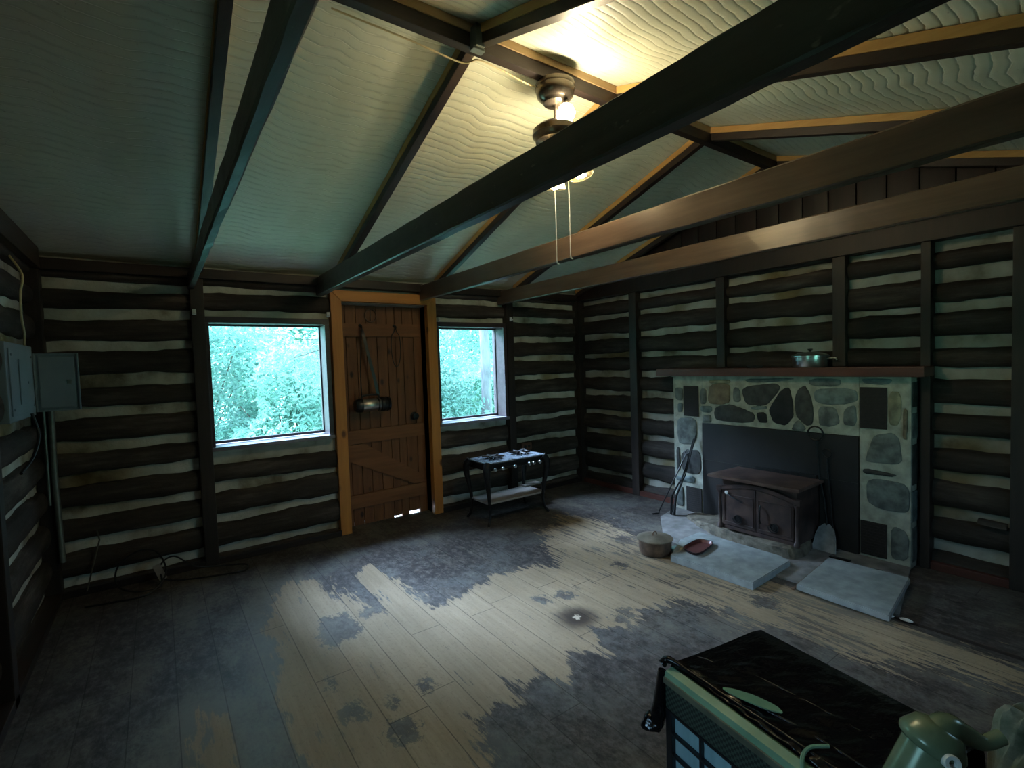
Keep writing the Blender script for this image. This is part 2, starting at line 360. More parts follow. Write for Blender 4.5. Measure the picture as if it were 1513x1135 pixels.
Fq = np.stack([idx[:-1, :-1], idx[1:, :-1], idx[1:, 1:], idx[:-1, 1:]], -1).reshape(-1, 4)
k = NM('worn_painted_planks')
def attr(n):
    a = k.n('ShaderNodeAttribute'); a.attribute_name = n; return a.outputs['Fac']
s = k.n('ShaderNodeSeparateXYZ'); k.l(k.co(), s.inputs[0])
nz = k.noise(7, 6, (1, 0.45, 1), 0.6); nf = k.noise(38, 5, (1, 0.16, 1), 0.7, loc=(4, 1, 0)); nbg = k.noise(1.6, 4, loc=(2, 7, 0)); ndt = k.noise(22, 9, (1, 0.6, 1), 0.78, loc=(8, 3, 0)); nsp = k.noise(75, 5, (1, 0.5, 1), 0.7, loc=(2, 9, 0))
px_ = k.math('DIVIDE', s.outputs['X'], 0.168); pid = k.math('FLOOR', px_); pf = k.math('FRACT', px_)
wn = k.n('ShaderNodeTexWhiteNoise'); wn.noise_dimensions = '1D'; k.l(pid, wn.inputs['W']); prand = wn.outputs['Value']
streaky = k.step(s.outputs['X'], 1.8, 2.9)
wv = k.math('ADD', attr('wear'), k.math('MULTIPLY', k.math('SUBTRACT', nz, 0.5), 0.30))
wv = k.math('ADD', wv, k.math('MULTIPLY', k.math('SUBTRACT', nf, 0.5), k.math('MULTIPLY_ADD', streaky, 0.60, 0.30)))
wv = k.math('ADD', wv, k.math('MULTIPLY', k.math('SUBTRACT', prand, 0.5), 0.10))
wmask = k.step(wv, -0.012, 0.022)
dk = k.step(k.math('ADD', attr('spot'), k.math('MULTIPLY', k.math('SUBTRACT', ndt, 0.5), 0.34)), -0.01, 0.015)
flk = k.step(k.math('ADD', k.math('MULTIPLY', k.noise(24, 7, (1, 0.10, 1), 0.75, loc=(6, 2, 0)), 0.8), k.math('MULTIPLY', k.noise(3, 3, loc=(9, 9, 0)), 0.2)), k.math('SUBTRACT', 0.60, k.math('MULTIPLY', streaky, 0.095)), k.math('SUBTRACT', 0.63, k.math('MULTIPLY', streaky, 0.095)))
wmask = k.math('MULTIPLY', k.math('MULTIPLY', wmask, k.math('SUBTRACT', 1.0, k.math('MULTIPLY', flk, 0.7))), k.math('SUBTRACT', 1.0, k.math('MULTIPLY', dk, 0.92)))
grain = k.noise(30, 7, (1, 0.05, 1), 0.65, loc=(1, 1, 5))
woodc = k.ramp(k.math('ADD', k.math('MULTIPLY', grain, 0.5), k.math('MULTIPLY', nbg, 0.5)), [(0.36, (0.25, 0.182, 0.112)), (0.64, (0.385, 0.285, 0.185))])
woodc = k.mix(k.math('MULTIPLY', k.step(nsp, 0.5, 0.7), 0.35), woodc, (0.13, 0.095, 0.06))
woodc = k.mix(k.math('MULTIPLY', prand, 0.22), woodc, (0.19, 0.14, 0.09))
paint = k.ramp(ndt, [(0.34, (0.022, 0.017, 0.015)), (0.50, (0.062, 0.051, 0.046)), (0.66, (0.15, 0.130, 0.112))])
pat = k.step(k.math('ADD', k.math('MULTIPLY', k.noise(2.4, 8, loc=(5, 5, 5), rough=0.7), 0.75), k.math('MULTIPLY', nsp, 0.25)), 0.47, 0.60)
paint = k.mix(k.math('MULTIPLY', pat, 0.5), paint, (0.14, 0.138, 0.125))
fade = k.step(k.math('ADD', k.math('MULTIPLY', k.noise(3.3, 8, (1, 0.4, 1), 0.7, loc=(15, 5, 5)), 0.8), k.math('MULTIPLY', nsp, 0.2)), 0.50, 0.62)
paint = k.mix(k.math('MULTIPLY', fade, 0.45), paint, (0.19, 0.165, 0.13))
semi = k.math('MULTIPLY', k.step(k.math('ADD', wv, k.math('MULTIPLY', k.math('SUBTRACT', nsp, 0.5), 0.25)), -0.34, -0.02), k.math('SUBTRACT', 1.0, k.step(s.outputs['X'], 0.35, 0.9)))
paint = k.mix(k.math('MULTIPLY', semi, 0.62), paint, (0.20, 0.175, 0.135))
col = k.mix(wmask, paint, woodc)
b1 = k.math('SUBTRACT', 1.0, k.step(k.math('ADD', attr('burn'), k.math('MULTIPLY', ndt, 0.08)), 0.08, 0.21))
col = k.mix(k.math('MULTIPLY', b1, 0.9), col, (0.03, 0.018, 0.014))
b2 = k.math('SUBTRACT', 1.0, k.step(k.math('ADD', attr('burn'), k.math('MULTIPLY', ndt, 0.11)), 0.075, 0.082))
col = k.mix(b2, col, (0.5, 0.4, 0.3))
edge = k.math('ABSOLUTE', k.math('SUBTRACT', pf, 0.5)); gap = k.step(edge, 0.482, 0.494)
yj = k.math('FRACT', k.math('ADD', k.math('DIVIDE', s.outputs['Y'], 1.9), k.math('MULTIPLY', prand, 7.3)))
gj = k.step(k.math('ABSOLUTE', k.math('SUBTRACT', yj, 0.5)), 0.4982, 0.4992)
gap = k.math('MAXIMUM', gap, gj)
col = k.mix(k.math('MULTIPLY', gap, k.math('MULTIPLY_ADD', nz, 0.6, 0.25)), col, (0.012, 0.009, 0.008))
k.set(col, k.math('MULTIPLY_ADD', wmask, 0.15, k.math('MULTIPLY_ADD', ndt, 0.35, 0.42)), 0, 0.22)
k.bump(k.math('SUBTRACT', k.math('MULTIPLY', grain, 0.5), k.math('MULTIPLY', gap, 0.3)), 0.22, 0.004)
M['floor'] = k.m
fo = obj('floor', (V.tolist(), Fq.tolist()), M['floor'])
for nme, arr in (('wear', wear), ('spot', dark), ('burn', burn)):
    a = fo.data.attributes.new(nme, 'FLOAT', 'POINT'); a.data.foreach_set('value', arr.reshape(-1).astype(np.float32))
struct(fo)
bm = nb(); bx(bm, L-0.15, R+0.1, YN-0.1, D+0.12, -0.2, -0.012); struct(obj('floor_base', bm, M['darkx']))
bm = nb()
for px in (4,):
    bx(bm, 3.074, 3.090, -0.3, 1.38, -0.005, 0.012, 0.003)
struct(obj('trim_1', bm, M['darky']))

# ------------------------------------------------------------------ log walls
def log_bar(bm, axis, a0, a1, zc, hh, plane, prot, back, seed):
    """half-round log along axis (0=x,1=y). plane: wall face coordinate, prot: signed bulge into the room"""
    rnd = random.Random(seed); n = max(2, int((a1-a0)/0.055)); K = 9
    ph = [rnd.uniform(0, 6.28) for _ in range(4)]; rings = []
    for i in range(n+1):
        t = a0+(a1-a0)*i/n
        h = hh*(1+0.07*math.sin(t*3.1+ph[0])+0.05*math.sin(t*9+ph[1])+0.035*math.sin(t*23+ph[1])+rnd.uniform(-.035, .035))
        q = prot*(1+0.08*math.sin(t*4+ph[2])); zz = zc+0.006*math.sin(t*2.3+ph[3])+rnd.uniform(-.002, .002)
        ring = []
        for j in range(K+1):
            an = -PI/2+PI*j/K; z = zz+h*math.sin(an); d = plane+q*(max(0, math.cos(an))**0.8)
            ring.append(bm.verts.new((t, d, z) if axis == 0 else (d, t, z)))
        for d, z in ((plane-(1 if prot > 0 else -1)*back, zz+h), (plane-(1 if prot > 0 else -1)*back, zz-h)):
            ring.append(bm.verts.new((t, d, z) if axis == 0 else (d, t, z)))
        rings.append(ring)
    m_ = len(rings[0])
    for A, B in zip(rings, rings[1:]):
        for j in range(m_): bm.faces.new((A[j], A[(j+1) % m_], B[(j+1) % m_], B[j])).material_index = 1
    bm.faces.new(rings[0][::-1]).material_index = 1; bm.faces.new(rings[-1]).material_index = 1
STR = [0.10, 0.345, 0.575, 0.805, 1.02, 1.235, 1.44, 1.65, 1.86, 2.01]
STL = [0.09, 0.305, 0.52, 0.74, 0.955, 1.165, 1.38, 1.60, 1.82, 2.003]
STG = [0.15, 0.378, 0.60, 0.82, 1.03, 1.248, 1.45, 1.655, 1.865, 2.04]
def bay(bm, axis, a0, a1, stripes, plane, prot, zlo=0, zhi=2.09, seed=0, gapf=0.030):
    """logs between chinking stripes, clipped to zlo..zhi"""
    zs = [-0.09]+stripes+[2.14]
    for i, (s0, s1) in enumerate(zip(zs, zs[1:])):
        rnd = random.Random(seed*50+i); g = gapf*rnd.uniform(0.8, 1.15)
        lo, hi = s0+g, s1-g
        if hi > zhi+0.03 or lo < zlo-0.12: 
            if hi > zhi+0.03: 
                if lo > zhi-0.05: continue
                hi = zhi
            if lo < zlo-0.12: 
                if hi < zlo+0.05: continue
                lo = zlo+0.002
        if (hi-lo) < 0.03: continue
        log_bar(bm, axis, a0, a1, (lo+hi)/2, (hi-lo)/2, plane, prot, 0.04, seed*97+i)
# door wall
def backing(bm, axis, a0, a1, z0, z1, p0, p1):
    if axis == 0: bx(bm, a0, a1, min(p0, p1), max(p0, p1), z0, z1)
    else: bx(bm, min(p0, p1), max(p0, p1), a0, a1, z0, z1)
W1 = (0.300, 1.165, 0.83, 1.81); W2 = (2.145, 2.935, 0.82, 1.81); DR = (1.27, 2.068, 0.0, 1.965)
bm = nb()
P0, P1 = D+0.012, D+0.16
for a0, a1, z0, z1 in [(L-0.15, W1[0], 0, 2.2), (W1[0], W1[1], 0, W1[2]), (W1[0], W1[1], W1[3], 2.2), (W1[1], DR[0], 0, 2.2), (DR[0], DR[1], DR[3], 2.2), (DR[1], W2[0], 0, 2.2), (W2[0], W2[1], 0, W2[2]), (W2[0], W2[1], W2[3], 2.2), (W2[1], R+0.15, 0, 2.2)]:
    backing(bm, 0, a0, a1, z0-(0.2 if z0 == 0 else 0), z1, P0, P1)
bay(bm, 0, L, 0.225, STL, D+0.01, -0.05, seed=1, gapf=0.036)
bay(bm, 0, 0.295, 1.195, [0.085, 0.325, 0.545, 0.755]+STR[5:], D+0.01, -0.05, zlo=-9, zhi=W1[2]-0.01, seed=2)
bay(bm, 0, 0.295, 1.195, [1.84, 2.01], D+0.01, -0.045, zlo=W1[3]+0.03, seed=3, gapf=0.022)
bay(bm, 0, 2.14, 2.95, [0.09, 0.31, 0.57, 0.785], D+0.01, -0.05, zlo=-9, zhi=W2[2]-0.01, seed=4)
bay(bm, 0, 2.14, 2.95, [1.84, 2.01], D+0.01, -0.045, zlo=W2[3]+0.03, seed=5, gapf=0.022)
bay(bm, 0, 3.02, R, STR, D+0.01, -0.05, seed=6)
struct(obj('wall_front', bm, [M['chink'], M['logx']], smooth=True))
# fireplace wall with its board gable
bm = nb()
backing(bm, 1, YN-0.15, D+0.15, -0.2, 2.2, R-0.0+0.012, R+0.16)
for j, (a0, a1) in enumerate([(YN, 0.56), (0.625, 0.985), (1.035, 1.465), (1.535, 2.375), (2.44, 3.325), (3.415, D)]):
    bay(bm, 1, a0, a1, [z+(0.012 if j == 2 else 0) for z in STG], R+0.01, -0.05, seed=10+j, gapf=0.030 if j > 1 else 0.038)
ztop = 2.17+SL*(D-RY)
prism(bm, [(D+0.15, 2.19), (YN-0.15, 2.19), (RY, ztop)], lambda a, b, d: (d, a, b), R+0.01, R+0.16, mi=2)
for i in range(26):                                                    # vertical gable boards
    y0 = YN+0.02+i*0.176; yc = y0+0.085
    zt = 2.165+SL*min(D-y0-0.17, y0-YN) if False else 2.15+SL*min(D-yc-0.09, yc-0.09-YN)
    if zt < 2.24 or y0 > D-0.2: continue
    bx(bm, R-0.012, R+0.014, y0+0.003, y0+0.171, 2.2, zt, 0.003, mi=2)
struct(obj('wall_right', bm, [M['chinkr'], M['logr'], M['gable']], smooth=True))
# left wall with a window beside the camera
bm = nb(); LW = (0.45, 1.25, 0.9, 1.6)
for a0, a1, z0, z1 in [(YN-0.15, LW[0], -0.2, 2.2), (LW[1], D+0.15, -0.2, 2.2), (LW[0], LW[1], -0.2, LW[2]), (LW[0], LW[1], LW[3], 2.2)]:
    backing(bm, 1, a0, a1, z0, z1, L-0.16, L-0.012)
bay(bm, 1, 1.5, 2.9, STL, L-0.01, 0.05, seed=21, gapf=0.034); bay(bm, 1, 2.97, D, STL, L-0.01, 0.05, seed=22, gapf=0.034)
bay(bm, 1, 0.25, 1.45, STL[:4], L-0.01, 0.05, zlo=-9, zhi=LW[2]-0.03, seed=23); bay(bm, 1, YN, 0.2, STL, L-0.01, 0.05, seed=24)
prism(bm, [(D+0.15, 2.19), (YN-0.15, 2.19), (RY, ztop)], lambda a, b, d: (d, a, b), L-0.16, L-0.01, mi=2)
struct(obj('wall_left', bm, [M['chink'], M['logy'], M['gable']], smooth=True))
bm = nb()
for a0, a1, z0, z1 in ((L-0.15, 2.15, -0.2, 2.2), (2.95, R+0.15, -0.2, 2.2), (2.15, 2.95, -0.2, 0.88), (2.15, 2.95, 1.62, 2.2)): backing(bm, 0, a0, a1, z0, z1, YN-0.16, YN-0.012)
bay(bm, 0, L, 2.14, STR, YN-0.01, 0.05, seed=31); bay(bm, 0, 2.96, R, STR, YN-0.01, 0.05, seed=32); bay(bm, 0, 2.14, 2.96, STR[:4], YN-0.01, 0.05, zlo=-9, zhi=0.76, seed=33)
struct(obj('wall_back', bm, [M['chink'], M['logx']], smooth=True))

# posts over the log joints
def post(x0, x1, y0, y1, z1, label, z0=0.0):
    bm = nb(); bx(bm, x0, x1, y0, y1, z0, z1, 0.006)
    o = obj('wall_post', bm, M['darkz']); tag(o, label, 'post', 'dark posts against the log walls'); return o
post(0.215, 0.300, D-0.075, D+0.005, 2.075, 'dark square post between the left log bay and the larger window')
post(2.942, 3.025, D-0.075, D+0.005, 2.075, 'dark square post right of the narrower window behind the iron table')
post(3.925, R+0.005, D-0.095, D+0.005, 2.075, 'thick dark corner post where the door wall meets the fireplace wall')
post(L-0.005, -0.555, D-0.085, D+0.005, 2.075, 'dark corner post behind the grey electrical box')
post(R-0.075, R+0.005, 3.325, 3.415, 2.075, 'dark post on the fireplace wall left of the fireplace, reaching the floor')
post(R-0.075, R+0.005, 2.370, 2.445, 2.075, 'dark post rising from the middle of the mantel', 1.302)
post(R-0.075, R+0.005, 1.460, 1.540, 2.075, 'dark post rising from the mantel just right of the saucepan', 1.302)
post(R-0.085, R+0.005, 0.985, 1.035, 2.075, 'dark post against the right end of the stone fireplace')
post(R-0.075, R+0.005, 0.555, 0.625, 2.075, 'dark post at the far right edge of the picture')
post(L-0.005, L+0.07, 2.895, 2.975, 2.075, 'dark post on the left wall at the picture edge')
# base boards
bm = nb(); bx(bm, L, 1.19, D-0.07, D, 0, 0.045, 0.004); bx(bm, 2.145, R, D-0.07, D, 0, 0.045, 0.004); struct(obj('baseboard_front', bm, M['darkx']))
bm = nb(); bx(bm, R-0.07, R, 2.85, D-0.07, 0, 0.05, 0.004); bx(bm, R-0.07, R, YN, 0.985, 0, 0.05, 0.004); struct(obj('baseboard_right', bm, M['mantel']))
bm = nb(); bx(bm, L, L+0.07, 1.5, D-0.07, 0, 0.05, 0.004); struct(obj('baseboard_left', bm, M['darky']))
# top plates
bm = nb(); bx(bm, L, R, D-0.085, D+0.02, 2.076, 2.145, 0.004); struct(obj('trim_2', bm, M['darkx']))
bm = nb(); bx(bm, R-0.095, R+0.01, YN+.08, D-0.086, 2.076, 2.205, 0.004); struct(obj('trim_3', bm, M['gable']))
bm = nb(); bx(bm, L-.01, L+0.08, YN+.08, D-0.086, 2.076, 2.2, 0.004); struct(obj('trim_4', bm, M['darky']))
bm = nb(); bx(bm, L, R, YN-0.02, YN+0.075, 2.076, 2.145, 0.004); struct(obj('trim_5', bm, M['darkx']))

# ------------------------------------------------------------------ roof: quilted panels, rafters, ridge, ties
def zpan(y): return 2.17+SL*(D-y) if y > RY else 2.17+SL*(y-YN)
bm = nb()
def roof_side(ye, sgn):
    n = 26; m2 = 60; grid = []
    for i in range(m2+1):
        x = L-0.2+(R-L+0.4)*i/m2; row = []
        for j in range(n+1):
            y = ye+(RY-ye)*j/n; z = 2.17+SL*abs(ye-y)
            sag = -0.007*(0.5-0.5*math.cos(2*PI*((x-0.28)/0.885)))+0.003*math.sin(y*17+x*5)
            row.append(bm.verts.new((x, y, z+sag+0.004)))
        grid.append(row)
    for i in range(m2):
        for j in range(n):
            bm.faces.new((grid[i][j], grid[i+1][j], grid[i+1][j+1], grid[i][j+1])).material_index = 0
roof_side(D, 1); roof_side(YN, -1)
co_ = obj('ceiling', bm, [M['ceil']], smooth=True); struct(co_)
bm = nb()
for ye, o_ in ((D+0.25, 1), (YN-0.25, -1)):
    zE = 2.17-SL*0.25+0.03
    prism(bm, [(ye, zE), (RY, ztop+0.03), (RY, ztop+0.08), (ye, zE+0.05)], lambda a, b, d: (d, a, b), L-0.5, R+0.5)
struct(obj('ceiling_roof', bm, M['darkx']))

def rafter(xc, side, label, wd=0.046):
    """dark rafter with a bare furring strip between it and the panels"""
    ye = D if side > 0 else YN
    yend = RY+0.03*side; y0 = ye-0.09*side
    zu = lambda y: 2.085+SL*abs(ye-y)
    t = thing('rafter', label, 'rafter', (xc, ye, 2.09), 0, 'dark rafters under the quilted ceiling')
    bm = nb(); prism(bm, [(y0-ye, zu(y0)-2.09), (yend-ye, zu(yend)-2.09), (yend-ye, zu(yend)+0.045-2.09), (y0-ye, zu(y0)+0.045-2.09)], lambda a, b, d: (d, a, b), -wd/2, wd/2, bev=0.002)
    obj('beam', bm, M['darky'], t)
    bm = nb(); prism(bm, [(y0-ye, zu(y0)+0.0452-2.09), (yend-ye, zu(yend)+0.0452-2.09), (yend-ye, zu(yend)+0.083-2.09), (y0-ye, zu(y0)+0.083-2.09)], lambda a, b, d: (d, a, b), -wd/2-0.004, wd/2+0.004)
    o = obj('furring_strip', bm, M['tany'], t); o['label'] = 'bare orange-tan furring strip'
    return t
RX = [0.28, 1.24, 2.15, 3.05, 3.92]
wh = ['leftmost rafter on the door-wall slope, beside the left tie beam', 'rafter above the door running up to the ridge joint', 'rafter on the door-wall slope behind the light fixture, right of the door', 'rafter on the door-wall slope between the light pull chains and the corner', 'rafter on the door-wall slope hugging the dark gable over the fireplace']
wn_ = ['rafter on the near slope at the top left, running out over the viewer', 'rafter on the near slope running from the ridge joint up to the top edge', 'orange-edged rafter on the near slope, second along from the light fixture', 'orange-edged rafter on the near slope, third from the top edge', 'orange-edged rafter on the near slope nearest the fireplace gable']
for x, a, b in zip(RX, wh, wn_): rafter(x, 1, a); rafter(x+0.015, -1, b)
t = thing('ridge_beam', 'dark ridge beam along the peak of the ceiling with a tan board above it', 'beam', (0, RY, RZ))
bm = nb(); bx(bm, L+0.01, R-0.015, -0.024, 0.024, 0.0, 0.062, 0.003); obj('beam', bm, M['darkx'], t)
bm = nb(); bx(bm, L+0.01, R-0.015, -0.030, 0.030, 0.0625, 0.10); o = obj('ridge_board', bm, M['tanx'], t); o['label'] = 'bare tan board above the dark beam'
def tie(x0, x1, z0, z1, label, seed=0, ye=None, mt='tie'):
    rnd = random.Random(seed); bm = nb(); n = 40; rings = []
    ya, yb = (ye or D)-0.02, YN+0.02
    for i in range(n+1):
        y = ya+(yb-ya)*i/n; j = lambda: rnd.uniform(-.0018, .0018)
        zt = min(z1, 2.078+SL*min(D-y, y-YN)*1.0+0.05)
        e = 0.006
        rings.append([bm.verts.new((a+j(), y, b+j())) for a, b in ((x0+e, z0), (x1-e, z0), (x1, z0+e), (x1, zt-e), (x1-e, zt), (x0+e, zt), (x0, zt-e), (x0, z0+e))])
    for A, B in zip(rings, rings[1:]):
        for q in range(8): bm.faces.new((A[q], A[(q+1) % 8], B[(q+1) % 8], B[q]))
    bm.faces.new(rings[0]); bm.faces.new(rings[-1][::-1])
    o = obj('tie_beam', bm, M[mt]); tag(o, label, 'beam', 'tie beams crossing the room'); return o
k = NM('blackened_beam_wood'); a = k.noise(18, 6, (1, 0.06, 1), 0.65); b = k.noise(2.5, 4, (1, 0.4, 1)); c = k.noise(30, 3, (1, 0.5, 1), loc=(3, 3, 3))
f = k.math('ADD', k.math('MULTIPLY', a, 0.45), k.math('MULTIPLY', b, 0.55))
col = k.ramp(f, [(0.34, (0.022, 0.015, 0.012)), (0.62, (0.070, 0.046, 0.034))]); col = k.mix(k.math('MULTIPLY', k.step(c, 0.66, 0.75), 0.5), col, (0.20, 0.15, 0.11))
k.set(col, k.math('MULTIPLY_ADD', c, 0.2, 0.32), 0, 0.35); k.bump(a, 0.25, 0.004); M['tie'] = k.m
M['tieb'] = wood('lamplit_brown_stained_wood', (0.050, 0.030, 0.020), (0.125, 0.078, 0.052), 1, 0.30, spec=0.6, bump=0.15)  # brown stain, lightened so the lamp's glow is partly in the colour
tie(0.208, 0.245, 2.0, 2.10, 'leftmost dark tie beam, running from above the larger window to the top edge', 1)
tie(1.085, 1.14, 2.0, 2.145, 'broad dark tie beam crossing in front of the light fixture', 2)
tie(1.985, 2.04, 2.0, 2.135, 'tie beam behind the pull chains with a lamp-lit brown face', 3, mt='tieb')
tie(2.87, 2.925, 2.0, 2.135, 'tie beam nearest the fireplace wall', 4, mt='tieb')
bm = nb(); bx(bm, -0.022, 0.022, -0.03, 0.03, -0.02, 0.075, 0.004); bx(bm, -0.03, 0.03, -0.018, 0.018, -0.03, -0.018, 0.003)
o = obj('metal_bracket', bm, M['conduit'], loc=(1.225, RY-0.045, 2.815)); tag(o, 'grey cobwebbed metal bracket where the rafter above the door meets the ridge', 'bracket')
pts = curve_pts([(0.62, RY+.045, 2.795), (0.95, RY+.05, 2.79), (1.2, RY+.06, 2.785), (1.27, RY+0.02, 2.797), (1.4, RY+.032, 2.80), (1.6, RY+.045, 2.79), (1.66, RY+0.03, 2.80)], 8)
bm = nb(); tube(bm, pts, 0.004, 6); o = obj('ceiling_cable', bm, M['cream'], smooth=True); tag(o, 'thin yellowish electric cable sagging along the ridge beam to the light', 'cable')

# ------------------------------------------------------------------ ceiling light
FX, FY = 1.715, RY
t = thing('ceiling_light', 'bronze ceiling light hanging under the ridge beam with lit bell glasses and two pull chains', 'ceiling light', (FX, FY, 2.81))
bm = nb(); lathe(bm, [(0, 0), (0.098, 0), (0.102, -0.01), (0.098, -0.022), (0.101, -0.028), (0.092, -0.062), (0.072, -0.082), (0.066, -0.086), (0.060, -0.098), (0.03, -0.104), (0, -0.104)]); obj('canopy', bm, M['bronze'], t, True)
bm = nb(); tube(bm, [(0, 0, -0.10), (0, 0, -0.26)], 0.011, 10); obj('downrod', bm, M['bronze'], t, True)
bm = nb(); lathe(bm, [(0, -0.205), (0.04, -0.207), (0.10, -0.215), (0.120, -0.232), (0.122, -0.258), (0.108, -0.275), (0.106, -0.29), (0.07, -0.305), (0.05, -0.310), (0, -0.311)]); obj('motor_housing', bm, M['bronze'], t, True)
bm = nb(); lathe(bm, [(0, -0.311), (0.045, -0.312), (0.055, -0.34), (0.042, -0.37), (0.015, -0.385), (0, -0.386)]); obj('light_hub', bm, M['bronze'], t, True)
for i, ang in enumerate([56, -64, 176]):
    a = math.radians(ang); ca, sa = math.cos(a), math.sin(a)
    bm = nb(); tube(bm, curve_pts([(ca*.04, sa*.04, -.345), (ca*.075, sa*.075, -.350), (ca*.105, sa*.105, -.388)], 5), 0.008, 8); arm = obj('arm', bm, M['brass'], t, True)
    tilt = Matrix.Translation((ca*.105, sa*.105, -.388)) @ Matrix.Rotation(math.radians(14), 4, Vector((sa, -ca, 0)))
    bm = nb(); prof = [(0.022, 0.0), (0.030, -0.008), (0.036, -0.025), (0.048, -0.055), (0.058, -0.085), (0.062, -0.098)]
    lathe(bm, prof+[(r-0.003, z) for r, z in prof[::-1]], mat=tilt); obj('lamp_shade', bm, M['shade'], t, True)
    bm = nb(); lathe(bm, [(0, -0.01), (0.012, -0.012), (0.016, -0.03), (0.028, -0.055), (0.030, -0.072), (0.022, -0.092), (0, -0.101)], seg=16, mat=tilt); obj('bulb', bm, M['bulb'], t, True)
bm = nb(); lathe(bm, [(0, -0.105), (0.018, -0.106), (0.022, -0.12), (0.016, -0.124), (0, -0.124)], c=(0.02, -0.056, 0)); obj('socket', bm, M['bronze'], t, True)
bm = nb(); lathe(bm, [(0, -0.120), (0.016, -0.121), (0.034, -0.134), (0.044, -0.155), (0.044, -0.168), (0.034, -0.188), (0.016, -0.199), (0, -0.201)], c=(0.02, -0.056, 0), seg=24); obj('bulb', bm, M['bulb_up'], t, True)
for dx, dy, z1 in ((-0.004, 0.02, -0.885), (0.055, -0.02, -0.86)):
    bm = nb(); tube(bm, [(dx, dy, -0.37), (dx+.004, dy, -0.65), (dx+.002, dy, z1)], 0.0022, 6); ch = obj('pull_chain', bm, M['white'], t, True)
    bm = nb(); tube(bm, [(dx+.002, dy, z1), (dx+.006, dy, z1-.012), (dx+.018, dy, z1-.016)], 0.004, 6); obj('chain_fob', bm, M['white'], ch, True)

# ------------------------------------------------------------------ windows
def window(idx, x0, x1, z0, z1, right_only=False):
    t = bpy.data.objects.new('window_%d' % idx, None); C.objects.link(t); struct(t); t.location = ((x0+x1)/2, D, z0); ox, oz = t.location.x, z0
    g0, g1, h0, h1 = x0+0.022, x1-0.035, z0+0.045, z1-0.047
    bm = nb()
    bx(bm, x0-ox, x1-ox, -0.055, 0.15, z1-0.045-oz, z1-oz, 0.003); bx(bm, x0-ox, x0+0.022-ox, -0.055, 0.15, 0.03, z1-0.046-oz, 0.003)
    bx(bm, x1-0.036-ox, x1-ox, -0.065, 0.15, 0.03, z1-0.046-oz, 0.003)
    obj('window_frame', bm, M['frame'], t)
    bm = nb(); bx(bm, x0-0.005-ox, x1+0.005-ox, -0.075, 0.15, 0, 0.028, 0.004); obj('window_sill', bm, M['sill'], t)
    bm = nb(); y0, y1 = 0.085, 0.115
    for a in ((g0-.01, g0+.010, h0-.01, h1+.01), (g1-.010, g1+.012, h0-.01, h1+.01), (g0+.0102, g1-.0102, h0-.01, h0+.012), (g0+.0102, g1-.0102, h1-.012, h1+.01)):
        bx(bm, a[0]-ox, a[1]-ox, y0, y1, a[2]-oz, a[3]-oz, 0.002)
    obj('sash', bm, M['frame'], t)
    bm = nb(); bx(bm, g0-ox, g1-ox, 0.098, 0.102, h0-oz, h1-oz); obj('pane', bm, M['glass'], t)
window(1, 0.300, 1.165, 0.83, 1.81); window(2, 2.150, 2.938, 0.82, 1.81)
# window beside the camera
t = bpy.data.objects.new('window_3', None); C.objects.link(t); struct(t)
bm = nb()
for a in ((0.45, 0.5, 0.9, 1.6), (1.2, 1.25, 0.9, 1.6), (0.5, 1.2, 0.9, 0.95), (0.5, 1.2, 1.55, 1.6)): bx(bm, L-0.15, L+0.03, a[0], a[1], a[2], a[3], 0.003)
obj('window_frame', bm, M['frame'], t)
bm = nb(); bx(bm, L-0.10, L-0.096, 0.5, 1.2, 0.95, 1.55); obj('pane', bm, M['glass'], t)
t = bpy.data.objects.new('window_4', None); C.objects.link(t); struct(t)  # unseen back-wall window, added as a source of fill light
bm = nb()
for a in ((2.15, 2.20, 0.88, 1.62), (2.90, 2.95, 0.88, 1.62), (2.20, 2.90, 0.88, 0.93), (2.20, 2.90, 1.57, 1.62)): bx(bm, a[0], a[1], YN-0.15, YN+0.03, a[2], a[3], 0.003)
obj('window_frame', bm, M['frame'], t)
bm = nb(); bx(bm, 2.20, 2.90, YN-0.10, YN-0.096, 0.93, 1.57); obj('pane', bm, M['glass'], t)
lab = ['above the left end of the larger window', 'above the right end of the larger window, beside the door casing', 'between the door casing and the narrower window top', 'above the right end of the narrower window']
for (x, z), lb in zip([(0.235, 1.835), (1.160, 1.845), (2.165, 1.83), (2.985, 1.85)], lab):
    bm = nb(); bx(bm, -0.012, 0.012, -0.014, 0.008, -0.02, 0.02, 0.003); bx(bm, -0.008, 0.008, -0.03, -0.014, -0.014, 0.0, 0.002)
    o = obj('curtain_bracket', bm, M['white'], loc=(x, D-0.085 if x < .3 or x > 2.9 else D-0.07, z)); tag(o, 'small white curtain-rod bracket '+lb, 'bracket', 'white curtain brackets')

